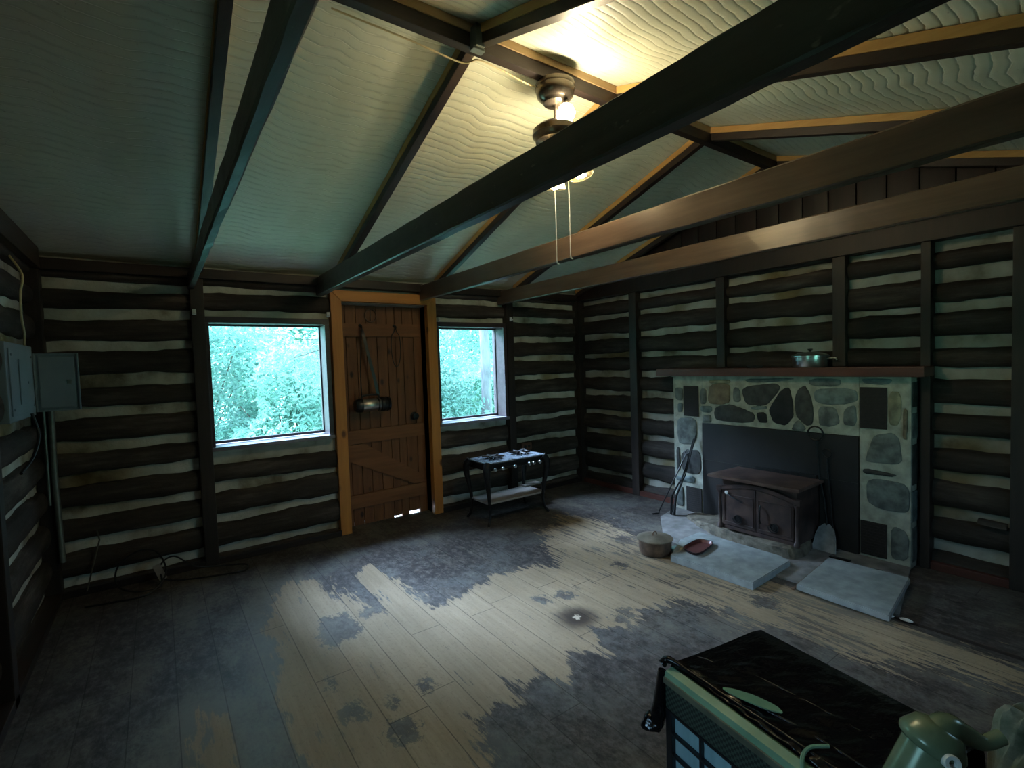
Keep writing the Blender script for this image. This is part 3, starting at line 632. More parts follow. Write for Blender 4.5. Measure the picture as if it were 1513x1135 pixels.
# ------------------------------------------------------------------ door
t = bpy.data.objects.new('door_1', None); C.objects.link(t); struct(t); t.location = (DR[0], D+0.12, 0)
Wd, Hd = 0.80, 1.954; bm = nb(); nbd = 9; rnd = random.Random(3); xq = 0.0
wid = [rnd.uniform(0.8, 1.2) for _ in range(nbd)]; sw = sum(wid)
for i, wq in enumerate(wid):
    x1 = xq+wq/sw*Wd; zb = 0.026 if i == nbd-2 else (0.010 if i in (5,) else -0.008)
    bx(bm, xq+0.0022, x1-0.0022, 0.0, 0.03, zb+rnd.uniform(0, .003), Hd, 0.003); xq = x1
bx(bm, 0.004, Wd-0.004, 0.026, 0.034, 0.022, Hd-0.002)
obj('door_boards', bm, M['doorz'], t)
def dl(z_at0, z_at1, h, nm):
    bm = nb(); prism(bm, [(0.005, z_at0-h/2), (Wd-0.02, z_at1-h/2), (Wd-0.02, z_at1+h/2), (0.005, z_at0+h/2)], lambda a, b, d: (a, d, b), -0.024, -0.001, bev=0.003); obj(nm, bm, M['doorx'], t)
dl(1.735, 1.735, 0.115, 'rail'); dl(0.79, 0.80, 0.12, 'rail'); dl(0.215, 0.225, 0.12, 'rail')
bm = nb(); prism(bm, [(0.0, 0.725), (0.0, 0.61), (0.66, 0.286), (0.78, 0.29), (0.78, 0.345), (0.20, 0.725)], lambda a, b, d: (a, d, b), -0.023, -0.001, bev=0.003); obj('brace', bm, M['doorx'], t)
bm = nb(); lathe(bm, [(0, 0), (0.035, 0), (0.037, 0.006), (0.016, 0.012), (0.014, 0.03), (0.030, 0.042), (0.030, 0.058), (0, 0.064)], mat=Matrix.Translation((0.69, -0.0, 0.93)) @ Matrix.Rotation(PI/2, 4, 'X')); obj('door_knob', bm, M['iron'], t, True)
bm = nb(); tube(bm, [(0.31+0.052*math.cos(a), -0.008, 1.865+0.058*math.sin(a)) for a in [2*PI*i/28 for i in range(28)]], 0.006, 6, closed=True); tube(bm, [(0.31, -0.008, 1.82), (0.31, -0.008, 1.915)], 0.005, 6)
obj('ring_ornament', bm, M['rust'], t, True)
bm = nb(); bx(bm, DR[0]-0.02, DR[0], D+0.02, D+0.16, 0, 1.965); bx(bm, DR[1], DR[1]+0.02, D-0.004, D+0.16, 0, 1.965, 0.002); bx(bm, DR[0], DR[1], D+0.0, D+0.16, 1.955, 1.975); struct(obj('trim_6', bm, M['shelf']))
bm = nb(); yA, yB = D-0.058, D-0.03
X0, X1, X2, X3, ZT, ZI = 1.187, 1.277, 2.060, 2.148, 2.052, 1.962
prism(bm, [(X0, 0), (X1, 0), (X1, ZI), (X0, ZT)], lambda a, b, d: (a, d, b), yA, D+0.012, 0, 0.003)
prism(bm, [(X2, 0), (X3, 0), (X3, ZT), (X2, ZI)], lambda a, b, d: (a, d, b), yA, D+0.012, 0, 0.003)
prism(bm, [(X0+.002, ZT), (X1, ZI+.001), (X2, ZI+.001), (X3-.002, ZT)], lambda a, b, d: (a, d, b), yA, D+0.012, 1, 0.003)
struct(obj('trim_7', bm, [M['pinez'], M['pinex']]))
bm = nb(); bx(bm, DR[0]-.1, DR[1]+.1, D+0.03, D+0.5, -0.18, -0.004); struct(obj('trim_8', bm, M['shelf']))

# things hanging on the door
for x, nm in ((1.475, 'black iron hook on the door holding the strapped steel flask'), (1.79, 'black iron hook on the door holding a loop of dark cord')):
    bm = nb(); tube(bm, curve_pts([(0, 0, 0.03), (0, -0.012, 0.02), (0, -0.03, 0.0), (0, -0.045, 0.01), (0, -0.042, 0.028)], 5), 0.005, 7); lathe(bm, [(0, 0), (0.014, 0), (0.012, 0.006), (0, 0.007)], mat=Matrix.Translation((0, 0, 0.03)) @ Matrix.Rotation(PI/2, 4, 'X'))
    o = obj('door_hook', bm, M['iron'], smooth=True, loc=(x, D+0.093, 1.745)); tag(o, nm, 'hook', 'iron hooks on the door')
HY = D+0.093-0.03
t = thing('lantern', 'silver cylindrical lantern with black ends hanging from the door by a dark strap', 'lantern', (1.515, HY-0.065, 1.075))
RX90 = Matrix.Rotation(PI/2, 4, 'Y')
bm = nb(); lathe(bm, [(0, -0.09), (0.054, -0.09), (0.058, -0.084), (0.058, 0.07), (0.052, 0.078), (0, 0.078)], mat=RX90); obj('body', bm, M['alud'], t, True)
bm = nb(); lathe(bm, [(0, -0.15), (0.045, -0.148), (0.056, -0.135), (0.061, -0.11), (0.061, -0.088), (0, -0.086)], mat=RX90); obj('end_cap', bm, M['blk'], t, True)
bm = nb(); lathe(bm, [(0, 0.078), (0.062, 0.079), (0.066, 0.09), (0.066, 0.118), (0.060, 0.125), (0.060, 0.133), (0.066, 0.139), (0.060, 0.16), (0, 0.162)], mat=RX90); obj('lens_head', bm, M['blk'], t, True)
bm = nb(); lathe(bm, [(0.0575, 0.045), (0.0605, 0.046), (0.0605, 0.056), (0.0575, 0.057)], mat=RX90); obj('ring', bm, M['blk'], t, True)
bm = nb(); tube(bm, curve_pts([(-.09, 0, .055), (-.075, 0, .082), (-.0, 0, .09), (.06, 0, .082), (.07, 0, .055)], 6), 0.009, 8); obj('handle', bm, M['blk'], t, True)
def ribbon(bm, pts, wv_, th=0.002):
    for (p, q) in zip(pts, pts[1:]):
        p, q = Vector(p), Vector(q)
        a = [bm.verts.new(v) for v in (p-wv_, p+wv_, q+wv_, q-wv_)]; b = [bm.verts.new(v.co+Vector((0, th, 0))) for v in a]
        bm.faces.new(a); bm.faces.new(b[::-1])
        for i in range(4): bm.faces.new((a[i], b[i], b[(i+1) % 4], a[(i+1) % 4]))
bm = nb(); hk = Vector((-0.04, 0.057, 0.665))
tube(bm, curve_pts([(-.085, 0, .075), (-.078, .02, .3), (-.045, .05, .64), hk], 6), 0.005, 6)
ribbon(bm, curve_pts([hk, (-.03, .035, .6), (0.0, .02, .42), (0.035, .01, .25), (0.062, 0, 0.08)], 6), Vector((0.013, 0, 0.004)))
obj('strap', bm, M['blk'], t)
bm = nb(); P = [(0.045*math.sin(a)*(1 if math.cos(a) < 0.7 else 0.45), 0.0, -0.175+0.175*math.cos(a)) for a in [2*PI*i/30 for i in range(30)]]
tube(bm, P, 0.004, 6, closed=True); o = obj('cord_loop', bm, M['cable'], smooth=True, loc=(1.79, HY+0.004, 1.752)); tag(o, 'thin dark cord loop hanging from the right-hand door hook', 'cord')

# ------------------------------------------------------------------ fireplace
FXF = 3.85
STN = [('brown',[(2.454,1.16),(2.271,1.169),(2.273,1.028),(2.329,0.999),(2.469,0.997)]),
('grey',[(2.239,1.148),(2.185,1.134),(2.176,1.022),(2.246,1.024)]),
('dark',[(2.164,1.14),(2.0,1.168),(1.894,1.175),(1.866,1.142),(1.972,1.012),(2.022,1.004),(2.134,1.014)]),
('dark',[(2.387,0.975),(2.263,0.997),(2.187,0.975),(2.073,0.937),(2.078,0.876),(2.136,0.861),(2.389,0.857),(2.411,0.914)]),
('blue',[(2.103,0.985),(2.052,0.998),(1.962,1.003),(1.968,0.978),(2.083,0.966)]),
('black',[(2.052,0.948),(1.973,0.953),(1.959,0.87),(2.033,0.864)]),
('black',[(1.847,1.133),(1.801,1.148),(1.775,1.05),(1.771,0.938),(1.822,0.867),(1.915,0.879),(1.948,0.984)]),
('dark',[(1.739,1.126),(1.686,1.165),(1.653,1.101),(1.632,1.002),(1.637,0.892),(1.679,0.879),(1.745,0.939),(1.757,1.032)]),
('grey',[(1.767,0.872),(1.74,0.912),(1.705,0.886),(1.68,0.838),(1.777,0.833)]),
('blue',[(1.615,1.146),(1.364,1.152),(1.356,1.067),(1.47,1.036),(1.616,1.047)]),
('grey',[(1.591,1.021),(1.486,1.017),(1.458,0.914),(1.51,0.883),(1.592,0.885)]),
('grey',[(1.432,1.02),(1.356,1.042),(1.357,0.896),(1.44,0.898)]),
('grey',[(2.159,1.214),(1.735,1.223),(1.843,1.198),(2.117,1.178)]),
('grey',[(1.666,1.218),(1.454,1.22),(1.454,1.168),(1.649,1.164)]),
('grey',[(2.809,1.125),(2.722,1.133),(2.725,1.013),(2.805,1.016)]),
('blue',[(2.548,0.972),(2.434,0.978),(2.435,0.918),(2.543,0.917)]),
('grey',[(2.519,0.896),(2.447,0.901),(2.442,0.834),(2.527,0.828)]),
('grey',[(2.775,0.845),(2.593,0.858),(2.59,0.691),(2.623,0.631),(2.766,0.615),(2.783,0.752)]),
('dark',[(2.749,0.546),(2.556,0.581),(2.555,0.359),(2.739,0.362)]),
('blue',[(2.807,0.316),(2.611,0.338),(2.612,0.27),(2.808,0.269)]),
('blue',[(2.778,0.988),(2.725,0.991),(2.727,0.905),(2.78,0.902)]),
('grey',[(1.255,0.846),(1.132,0.867),(1.101,0.668),(1.298,0.664),(1.298,0.706)]),
('grey',[(1.291,0.546),(1.066,0.545),(1.066,0.359),(1.234,0.362),(1.294,0.4)]),
('grey',[(1.165,0.261),(1.068,0.237),(1.068,0.05),(1.165,0.036)]),
('tan',[(1.179,1.141),(1.106,1.135),(1.112,0.926),(1.176,0.912)]),
('brown',[(1.099,1.039),(1.074,1.024),(1.078,0.832),(1.099,0.83)]),
('dark',[(1.32,0.618),(1.125,0.599),(1.152,0.582),(1.327,0.579)]),
('grey',[(2.545,1.126),(2.485,1.127),(2.487,0.997),(2.548,0.983)]),
('blue',[(1.334,1.221),(1.152,1.222),(1.179,1.181),(1.305,1.184)]),
('tan',[(2.461,1.201),(2.266,1.207),(2.267,1.178),(2.461,1.171)]),
('grey',[(2.80,0.22),(2.73,0.22),(2.73,0.04),(2.80,0.03)]), ('dark',[(2.80,0.58),(2.765,0.59),(2.76,0.36),(2.80,0.36)])]
t = thing('fireplace', 'wide fieldstone fireplace with pale mortar and dark steel surround against the log wall', 'fireplace', (FXF, 1.94, 0))
T = lambda y: y-1.94
bm = nb(); rnd = random.Random(5)
# mortar body as a pier-and-lintel mesh with slightly wavy edges
def slabm(y0, y1, z0, z1): bx(bm, 0.0, R-FXF-0.045, T(y0), T(y1), z0, z1, 0.006)
slabm(1.058, 1.342, 0, 1.236); slabm(2.53, 2.825, 0, 1.236); slabm(1.343, 2.529, 0.826, 1.236)
obj('mortar', bm, M['mortar'], t)
bm = nb(); order = ['grey', 'dark', 'black', 'blue', 'brown', 'tan']
def smooth_poly(pl, it=2):
    for _ in range(it):
        q = []
        for i in range(len(pl)):
            a, b = pl[i], pl[(i+1) % len(pl)]
            q += [(a[0]*.82+b[0]*.18, a[1]*.82+b[1]*.18), (a[0]*.18+b[0]*.82, a[1]*.18+b[1]*.82)]
        pl = q
    return pl
for c, pl in STN:
    cy = sum(a for a, b in pl)/len(pl); cz = sum(b for a, b in pl)/len(pl); g = 1.07 if max(abs(a-cy) for a, b in pl) > 0.05 and max(abs(b-cz) for a, b in pl) > 0.04 else 1.0
    pl = [(min(2.822, max(1.062, cy+(a-cy)*g)), cz+(b-cz)*g) for a, b in pl]; pl = smooth_poly(pl, 2); pl = [(a+rnd.uniform(-.003, .003), b+rnd.uniform(-.003, .003)) for a, b in pl]
    cy = sum(a for a, b in pl)/len(pl); cz = sum(b for a, b in pl)/len(pl); dep = rnd.uniform(0.006, 0.013)
    rings = []
    for sc_, d in ((1.0, 0.002), (0.97, -dep*0.7), (0.86, -dep), (0.45, -dep-0.003)):
        rings.append([bm.verts.new((d+(rnd.uniform(-.0015, .0015) if d < 0 else 0), T(cy+(a-cy)*sc_), cz+(b-cz)*sc_)) for a, b in pl])
    mi = order.index(c)
    for A, B in zip(rings, rings[1:]):
        for i in range(len(A)): bm.faces.new((A[i], A[(i+1) % len(A)], B[(i+1) % len(A)], B[i])).material_index = mi
    bm.faces.new(rings[-1]).material_index = mi
# right-hand side face stones
for z0, z1, c in ((0.04, 0.26, 0), (0.30, 0.50, 3), (0.54, 0.80, 1), (0.84, 1.0, 0), (1.04, 1.2, 1)):
    bx(bm, 0.015, 0.11, T(1.052), T(1.062), z0, z1, 0.004, mi=c)
obj('stonework', bm, [M['st_'+c] for c in order], t, True)
bm = nb(); bx(bm, -0.075, R-FXF-0.046, T(0.975), T(2.955), 1.2365, 1.300, 0.006); obj('mantel_shelf', bm, M['mantel'], t)
bm = nb(); bx(bm, -0.012, 0.02, T(1.345), T(2.528), 0.0, 0.823, 0.003)
bx(bm, -0.016, -0.012, T(1.345), T(2.528), 0.498, 0.506); o = obj('steel_surround', bm, M['panel'], t)
for y0, y1, z0, z1 in ((2.563, 2.713, 0.875, 1.146), (1.184, 1.336, 0.889, 1.164), (1.183, 1.334, 0.03, 0.258), (2.546, 2.700, 0.012, 0.238)):
    bm = nb(); bx(bm, -0.010, 0.0, T(y0), T(y1), z0, z1, 0.002)
    for q in range(12):
        zz = z0+(z1-z0)*(q+0.5)/12; bx(bm, -0.0125, -0.010, T(y0)+0.012, T(y1)-0.012, zz-0.004, zz+0.003)
    o = obj('vent_grille', bm, M['vent'], t); o['label'] = 'dark rectangular vent grille set in the stone'
# hearth
bm = nb(); prism(bm, [(3.10, 0.90), (3.86, 1.06), (3.86, 2.83), (3.52, 2.74), (3.14, 2.42), (3.10, 2.25)], lambda a, b, d: (a, b, d), 0.001, 0.014, bev=0.003); o = obj('hearth_floor', bm, M['concrete']); struct(o)
bm = nb(); rnd = random.Random(9); pl = [(3.42, 1.56), (3.40, 1.72), (3.42, 1.95), (3.45, 2.2), (3.56, 2.42), (3.68, 2.60), (3.835, 2.58), (3.835, 1.60)]
pl = smooth_poly(pl, 2); n = len(pl); rings = []
for d, s_ in ((0.014, 1.02), (0.05, 1.0), (0.076, 0.985), (0.084, 0.95)):
    rings.append([bm.verts.new((3.6+(a-3.6)*s_+rnd.uniform(-.006, .006), 2.05+(b-2.05)*s_+rnd.uniform(-.006, .006), (d if i == 0 else d+rnd.uniform(-.004, .004)) if b < 2.3 else max(0.014, d*0.45)) ) for i, (a, b) in enumerate(pl)])
for A, B in zip(rings, rings[1:]):
    for i in range(n): bm.faces.new((A[i], A[(i+1) % n], B[(i+1) % n], B[i]))
bm.faces.new(rings[-1]); o = obj('hearth_ledge', bm, M['ledge'], smooth=False); tag(o, 'low rough brown stone ledge under the wood stove', 'hearth ledge')
def slab(pl, z0, z1, label, cut=None):
    bm = nb(); prism(bm, pl, lambda a, b, d: (a, b, d), z0, z1, bev=0.005)
    o = obj('stone_slab', bm, M['slab']); tag(o, label, 'slab', 'pale slabs on the hearth'); return o
slab([(2.80, 2.10), (2.812, 1.53), (3.30, 1.545), (3.345, 1.63), (3.345, 2.24), (3.10, 2.24)], 0.002, 0.050, 'thick pale grey slab lying in front of the wood stove, with a red pan on it')
slab([(2.990, 1.365), (3.55, 1.415), (3.575, 0.985), (2.975, 0.905)], 0.015, 0.050, 'pale grey slab on the hearth to the right, below the shovel')
bm = nb(); prism(bm, [(2.97, 1.385), (3.54, 1.435), (3.542, 1.418), (2.972, 1.368)], lambda a, b, d: (a, b, d), 0.015, 0.022); o = obj('wood_strip', bm, M['rust']); tag(o, 'narrow brown strip along the left edge of the right-hand slab', 'strip')
for (x, y, rz, lb) in ((3.66, 1.39, 0.05, 'short dark metal strip lying by the shovel blade'), (3.62, 1.20, 0.3, 'short dark metal strip lying at the back of the right-hand slab')):
    bm = nb(); bx(bm, -0.014, 0.014, -0.06, 0.06, 0, 0.008, 0.002); o = obj('metal_strip', bm, M['iron'], loc=(x, y, 0.0145)); o.rotation_euler = (0, 0, rz); tag(o, lb, 'metal strip')
for (x, y, rz, lb) in ((3.05, 0.935, 0.3, 'larger white chip lying in the floor crack near the right-hand slab'), (3.065, 0.86, 0.1, 'smaller white chip lying in the floor crack near the right-hand slab')):
    bm = nb(); lathe(bm, [(0, 0), (0.02, 0), (0.023, 0.004), (0.015, 0.009), (0, 0.01)], seg=9); bmesh.ops.scale(bm, vec=(0.6, 1.3, 1), verts=bm.verts); o = obj('white_chip', bm, M['white'], loc=(x, y, 0.0125)); o.rotation_euler = (0, 0, rz); tag(o, lb, 'chip')

# ------------------------------------------------------------------ wood stove
SX0, SY0, SY1, SZ = 3.475, 1.575, 2.145, 0.085
t = thing('wood_stove', 'rusty brown cast iron wood stove with two closed doors standing in the fireplace', 'wood stove', (SX0, SY0, SZ))
bm = nb(); H = 0.385; wdt = SY1-SY0
bx(bm, 0.02, 0.355, 0.012, wdt-0.012, 0.0, H, 0.004)
bx(bm, 0.0, 0.02, 0.0, wdt, 0.0, 0.03, 0.004)
obj('body', bm, M['stove'], t)
# arched front frame
arc = [(wdt*i/14, 0.318+0.055*math.sin(PI*i/14)) for i in range(15)]
bm = nb(); prism(bm, [(0, 0.288)]+[(a, b) for a, b in arc]+[(wdt, 0.288)]+[(a, b-0.03) for a, b in arc[::-1][1:-1]], lambda a, b, d: (d, a, b), -0.012, 0.019, bev=0.003)
bx(bm, -0.014, 0.02, -0.022, 0.02, 0.285, 0.325, 0.004); bx(bm, -0.014, 0.02, wdt-0.02, wdt+0.022, 0.285, 0.325, 0.004)
for yy in (0.004, wdt-0.004): lathe(bm, [(0, 0.0), (0.02, 0), (0.02, 0.03), (0.012, 0.04), (0.013, 0.15), (0.011, 0.26), (0.018, 0.275), (0.02, 0.29), (0, 0.29)], c=(-0.002, yy, 0), seg=12)
obj('front_frame', bm, M['stove'], t, True)
for s_ in (0, 1):
    y0 = 0.022 if s_ == 0 else wdt/2+0.001; y1 = wdt/2-0.001 if s_ == 0 else wdt-0.022
    top = [(y0+(y1-y0)*i/8, 0.285+0.055*math.sin(PI*(y0+(y1-y0)*i/8)/wdt)) for i in range(9)]
    bm = nb(); prism(bm, [(y0, 0.034), (y1, 0.034)]+top[::-1], lambda a, b, d: (d, a, b), -0.006, 0.014, bev=0.003)
    inner = [(a+(0.02 if a < (y0+y1)/2 else -0.02), b) for a, b in [(y0, 0.06), (y1, 0.06), (y1, 0.27), (y0, 0.27)]]
    for a, b in zip(inner, inner[1:]+inner[:1]): tube(bm, [(-0.008, a[0], a[1]), (-0.008, b[0], b[1])], 0.0035, 6)
    d = obj('door', bm, M['stove'], t)
    yc = (y0+y1)/2; bm = nb()
    P = [(-0.02, yc+(0.012+0.0035*i/3)*math.cos(i*0.55), 0.10+(0.012+0.0035*i/3)*math.sin(i*0.55)) for i in range(24)]
    tube(bm, P, 0.004, 6); lathe(bm, [(0, 0.006), (0.026, 0.006), (0.030, 0.012), (0.014, 0.02), (0, 0.022)], seg=10, mat=Matrix.Translation((-0.0, yc, 0.10)) @ Matrix.Rotation(-PI/2, 4, 'Y')); h = obj('draft_knob', bm, M['iron'], d, True)
    if s_ == 1:
        bm = nb(); tube(bm, [(-0.012, 0.49, 0.275), (-0.03, 0.46, 0.262), (-0.03, 0.37, 0.235)], 0.006, 7); h = obj('door_handle', bm, M['iron'], d, True)
        bm = nb(); lathe(bm, [(0, 0), (0.012, 0), (0.014, 0.006), (0, 0.011)], seg=12, mat=Matrix.Translation((-0.012, 0.505, 0.285)) @ Matrix.Rotation(-PI/2, 4, 'Y')); h = obj('white_knob', bm, M['white'], d, True)
    else:
        bm = nb(); tube(bm, [(-0.01, 0.25, 0.235), (-0.03, 0.248, 0.215), (-0.03, 0.248, 0.13), (-0.012, 0.25, 0.11)], 0.006, 7); obj('door_handle', bm, M['iron'], d, True)
bm = nb(); prism(bm, [(-0.045, -0.03), (-0.045, wdt+0.075), (0.352, wdt+0.05), (0.352, -0.02)], lambda a, b, d: (a, b, d), H+0.002, H+0.026, bev=0.004); o = obj('top_plate', bm, M['stovetop'], t); o['label'] = 'reddish rusted top plate'
bm = nb(); bx(bm, 0.338, 0.36, 0.02, 0.47, H+0.027, H+0.052, 0.003); obj('blower_slot', bm, M['iron'], t)

# ------------------------------------------------------------------ hearth tools
def rod(name, P, r, label, cat, ring=None, mat='iron', grp=None):
    bm = nb(); tube(bm, P, r, 8)
    if ring:
        c, rr = Vector(P[-1]), ring; ax = (Vector(P[-1])-Vector(P[-2])).normalized(); c = c+ax*rr
        side = Vector((0, 1, 0)); tube(bm, [c+(ax*math.cos(a)+side*math.sin(a))*rr for a in [2*PI*i/24 for i in range(24)]], r*0.8, 6, closed=True)
    o = obj(name, bm, M[mat], smooth=True); tag(o, label, cat, grp); return o
rod('fire_poker', [(3.55, 2.85, 0.006), (3.60, 2.815, 0.012), (3.60, 2.815, 0.03), (3.835, 2.69, 0.53)], 0.006, 'black iron poker with a small ring top, leaning widest to the left of the fireplace', 'poker', 0.022)
rod('fire_poker', [(3.62, 2.70, 0.02), (3.82, 2.60, 0.68)], 0.006, 'plain black poker leaning against the stone left of the stove, middle of the three tools', 'poker')
t = thing('fire_tongs', 'dark flat-ended tongs leaning right of the pokers beside the stove surround', 'tongs', (3.63, 2.69, 0.02))
for dy in (-0.01, 0.014):
    bm = nb(); tube(bm, [(0, dy*1.4, 0.0), (0.02, dy*1.8, 0.16), (0.11, dy*0.6-0.05, 0.35), (0.19, -0.115, 0.70)], [0.011, 0.010, 0.005, 0.005], 8); obj('arm', bm, M['iron'], t, True)
t = thing('ash_shovel', 'long iron ash shovel with a grey rounded blade and ring handle leaning on the surround', 'shovel', (3.70, 1.515, 0.016))
bm = nb(); pl = [(-0.075, 0), (-0.062, 0.10), (-0.045, 0.155), (-0.02, 0.18), (0.02, 0.18), (0.045, 0.155), (0.062, 0.10), (0.075, 0)]
prism(bm, pl, lambda a, b, d: (0.02+b*0.33+d, a, b), -0.003, 0.003, bev=0.001)
for sgn in (-1, 1): tube(bm, [(0.018, sgn*0.075, 0.0), (0.05, sgn*0.062, 0.10), (0.068, sgn*0.045, 0.155)], 0.005, 6)
obj('blade', bm, M['ash'], t)
bm = nb(); tube(bm, [(0.08, 0, 0.17), (0.10, 0.025, 0.35), (0.105, 0.06, 0.50), (0.118, 0.085, 0.76)], 0.007, 8); c = Vector((0.118, 0.09, 0.81)); tube(bm, [c+Vector((0, math.sin(a), math.cos(a)))*0.05 for a in [2*PI*i/26 for i in range(26)]], 0.006, 6, closed=True); obj('handle', bm, M['iron'], t, True)
rod('fire_poker', [(3.79, 1.46, 0.016), (3.80, 1.49, 0.2), (3.82, 1.53, 0.66)], 0.006, 'slim black poker standing just right of the ash shovel', 'poker', 0.03)

# ------------------------------------------------------------------ pots and pans
t = thing('saucepan', 'aluminium lidded saucepan standing on the mantel', 'saucepan', (3.90, 1.672, 1.3005))
bm = nb(); lathe(bm, [(0, 0), (0.108, 0), (0.114, 0.008), (0.116, 0.072), (0.122, 0.076), (0.122, 0.080), (0.113, 0.080), (0.110, 0.012), (0, 0.006)], seg=40); obj('pot', bm, M['alu'], t, True)
bm = nb(); lathe(bm, [(0.124, 0.080), (0.124, 0.085), (0.11, 0.092), (0.08, 0.104), (0.03, 0.112), (0, 0.113), (0, 0.108), (0.1, 0.084)], seg=40); lid = obj('lid', bm, M['alu'], t, True)
bm = nb(); lathe(bm, [(0, 0.112), (0.007, 0.113), (0.006, 0.122), (0.017, 0.128), (0.017, 0.134), (0, 0.137)], seg=16); obj('lid_knob', bm, M['blk'], lid, True)
bm = nb(); tube(bm, [(0, -0.115, 0.06), (0, -0.15, 0.065), (0, -0.17, 0.063), (0.0, -0.175, 0.05)], 0.006, 7); obj('handle', bm, M['alu'], t, True)
bm = nb(); prism(bm, smooth_poly([(-0.02, -0.07), (0.02, -0.06), (0.025, 0.06), (0.0, 0.08), (-0.02, 0.05)], 2), lambda a, b, d: (a, b, d), 0, 0.018, bev=0.004); o = obj('black_tray', bm, M['iron'], loc=(3.85, 2.06, 1.3005)); tag(o, 'small flat black iron piece lying on the mantel left of the saucepan', 'iron piece')
t = thing('dutch_oven', 'round rusty iron pot with a dusty lid standing on the floor before the hearth', 'pot', (2.853, 2.274, 0.001))
bm = nb(); lathe(bm, [(0, 0), (0.094, 0), (0.106, 0.008), (0.114, 0.04), (0.116, 0.098), (0.122, 0.100), (0.122, 0.106), (0.110, 0.106), (0.104, 0.012), (0, 0.008)], seg=40); obj('pot', bm, M['rust'], t, True)
bm = nb(); lathe(bm, [(0.108, 0.098), (0.127, 0.1065), (0.127, 0.112), (0.10, 0.121), (0.05, 0.129), (0, 0.132), (0, 0.12)], seg=40); lid = obj('lid', bm, M['lidrust'], t, True); lid['label'] = 'dusty tan-grey lid'
bm = nb(); tube(bm, curve_pts([(-.02, 0, .13), (-.016, 0, .148), (0, 0, .154), (.016, 0, .148), (.02, 0, .13)], 4), 0.004, 6); obj('lid_handle', bm, M['rust'], lid, True)
bm = nb(); prism(bm, smooth_poly([(0, 0), (0.13, -0.02), (0.15, 0.07), (0.03, 0.09)], 2), lambda a, b, d: (a, b, d), 0, 0.005, bev=0.001); o = obj('green_plate', bm, M['greenp'], loc=(2.93, 2.11, 0.002)); o.location = (2.905, 2.105, 0.002) ; o.location = (2.93, 2.185, 0.002); tag(o, 'flat dull green piece lying half hidden right of the rusty pot', 'plate')
# red tray
def tray(name, corners, z, mat, label):
    cx = sum(c[0] for c in corners)/4; cy = sum(c[1] for c in corners)/4
    pl = [(a-cx, b-cy) for a, b in corners]; pl = smooth_poly(pl, 2); bm = nb(); rings = []
    for s_, d in ((0.90, 0.0), (1.0, 0.016), (1.05, 0.018), (1.05, 0.021), (0.98, 0.020), (0.88, 0.004)):
        rings.append([bm.verts.new((a*s_, b*s_, d)) for a, b in pl])
    for A, B in zip(rings, rings[1:]):
        for i in range(len(A)): bm.faces.new((A[i], A[(i+1) % len(A)], B[(i+1) % len(A)], B[i])).material_index = 1 if B is rings[3] or A is rings[3] or A is rings[1] else 0
    bm.faces.new(rings[0][::-1]); bm.faces.new(rings[-1])
    o = obj(name, bm, [mat, M['iron']], smooth=True, loc=(cx, cy, z)); tag(o, label, 'pan'); return o
tray('baking_pan', [(2.915, 2.10), (3.165, 2.13), (3.19, 2.01), (2.90, 1.955)], 0.051, M['redpan'], 'small dark red rectangular pan lying on the slab next to the rusty pot')

bm = nb(); bx(bm, -0.02, 0.02, -0.065, 0.065, -0.018, 0.018, 0.012); o = obj('wood_block', bm, M['logy'], loc=(3.965, 0.70, 0.36)); o.rotation_euler = (0.08, 0, 0); tag(o, 'small dark wooden block stuck on the chinking right of the fireplace', 'wood block')

# ------------------------------------------------------------------ cast iron burner table
t = thing('burner_table', 'black cast iron two-burner gas stove on curved legs under the narrower window', 'gas stove', (2.575, 3.715, 0))
hx, hy, zt = 0.300, 0.150, 0.545
bm = nb(); bx(bm, -hx-.02, hx+.02, -hy-.015, hy+.015, zt-0.012, zt, 0.004)
for cx in (-0.15, 0.15):
    lathe(bm, [(0.062, zt), (0.074, zt+0.001), (0.078, zt+0.006), (0.066, zt+0.006), (0.062, zt)], c=(cx, 0, 0), seg=24)
o = obj('cooktop', bm, simple('blue_grey_enamel', (0.16, 0.18, 0.21), (0.30, 0.33, 0.37), 18, 0.22, 0.3), t)
o['label'] = 'shiny blue-grey top plate'
for cx in (-0.15, 0.15):
    bm = nb()
    for q in range(6):
        a = q*PI/3; tube(bm, [(cx+0.022*math.cos(a), 0.022*math.sin(a), zt+0.012), (cx+0.095*math.cos(a), 0.095*math.sin(a), zt+0.009)], 0.006, 6)
    lathe(bm, [(0, zt), (0.030, zt), (0.032, zt+0.010), (0, zt+0.013)], c=(cx, 0, 0), seg=14)
    for q in range(3):
        a = q*PI/3+0.5; tube(bm, [(cx-0.10*math.cos(a), -0.10*math.sin(a), zt+0.020), (cx+0.10*math.cos(a), 0.10*math.sin(a), zt+0.020)], 0.008, 6)
    obj('burner_grate', bm, M['iron'], t)
bm = nb(); bx(bm, -hx, hx, -hy, -hy+0.012, zt-0.075, zt-0.0125, 0.003); bx(bm, -hx, hx, hy-0.012, hy, zt-0.075, zt-0.0125, 0.003); bx(bm, -hx, -hx+0.012, -hy+.013, hy-.013, zt-0.075, zt-0.0125, 0.003); bx(bm, hx-0.012, hx, -hy+.013, hy-.013, zt-0.075, zt-0.0125, 0.003); obj('apron', bm, M['iron'], t)
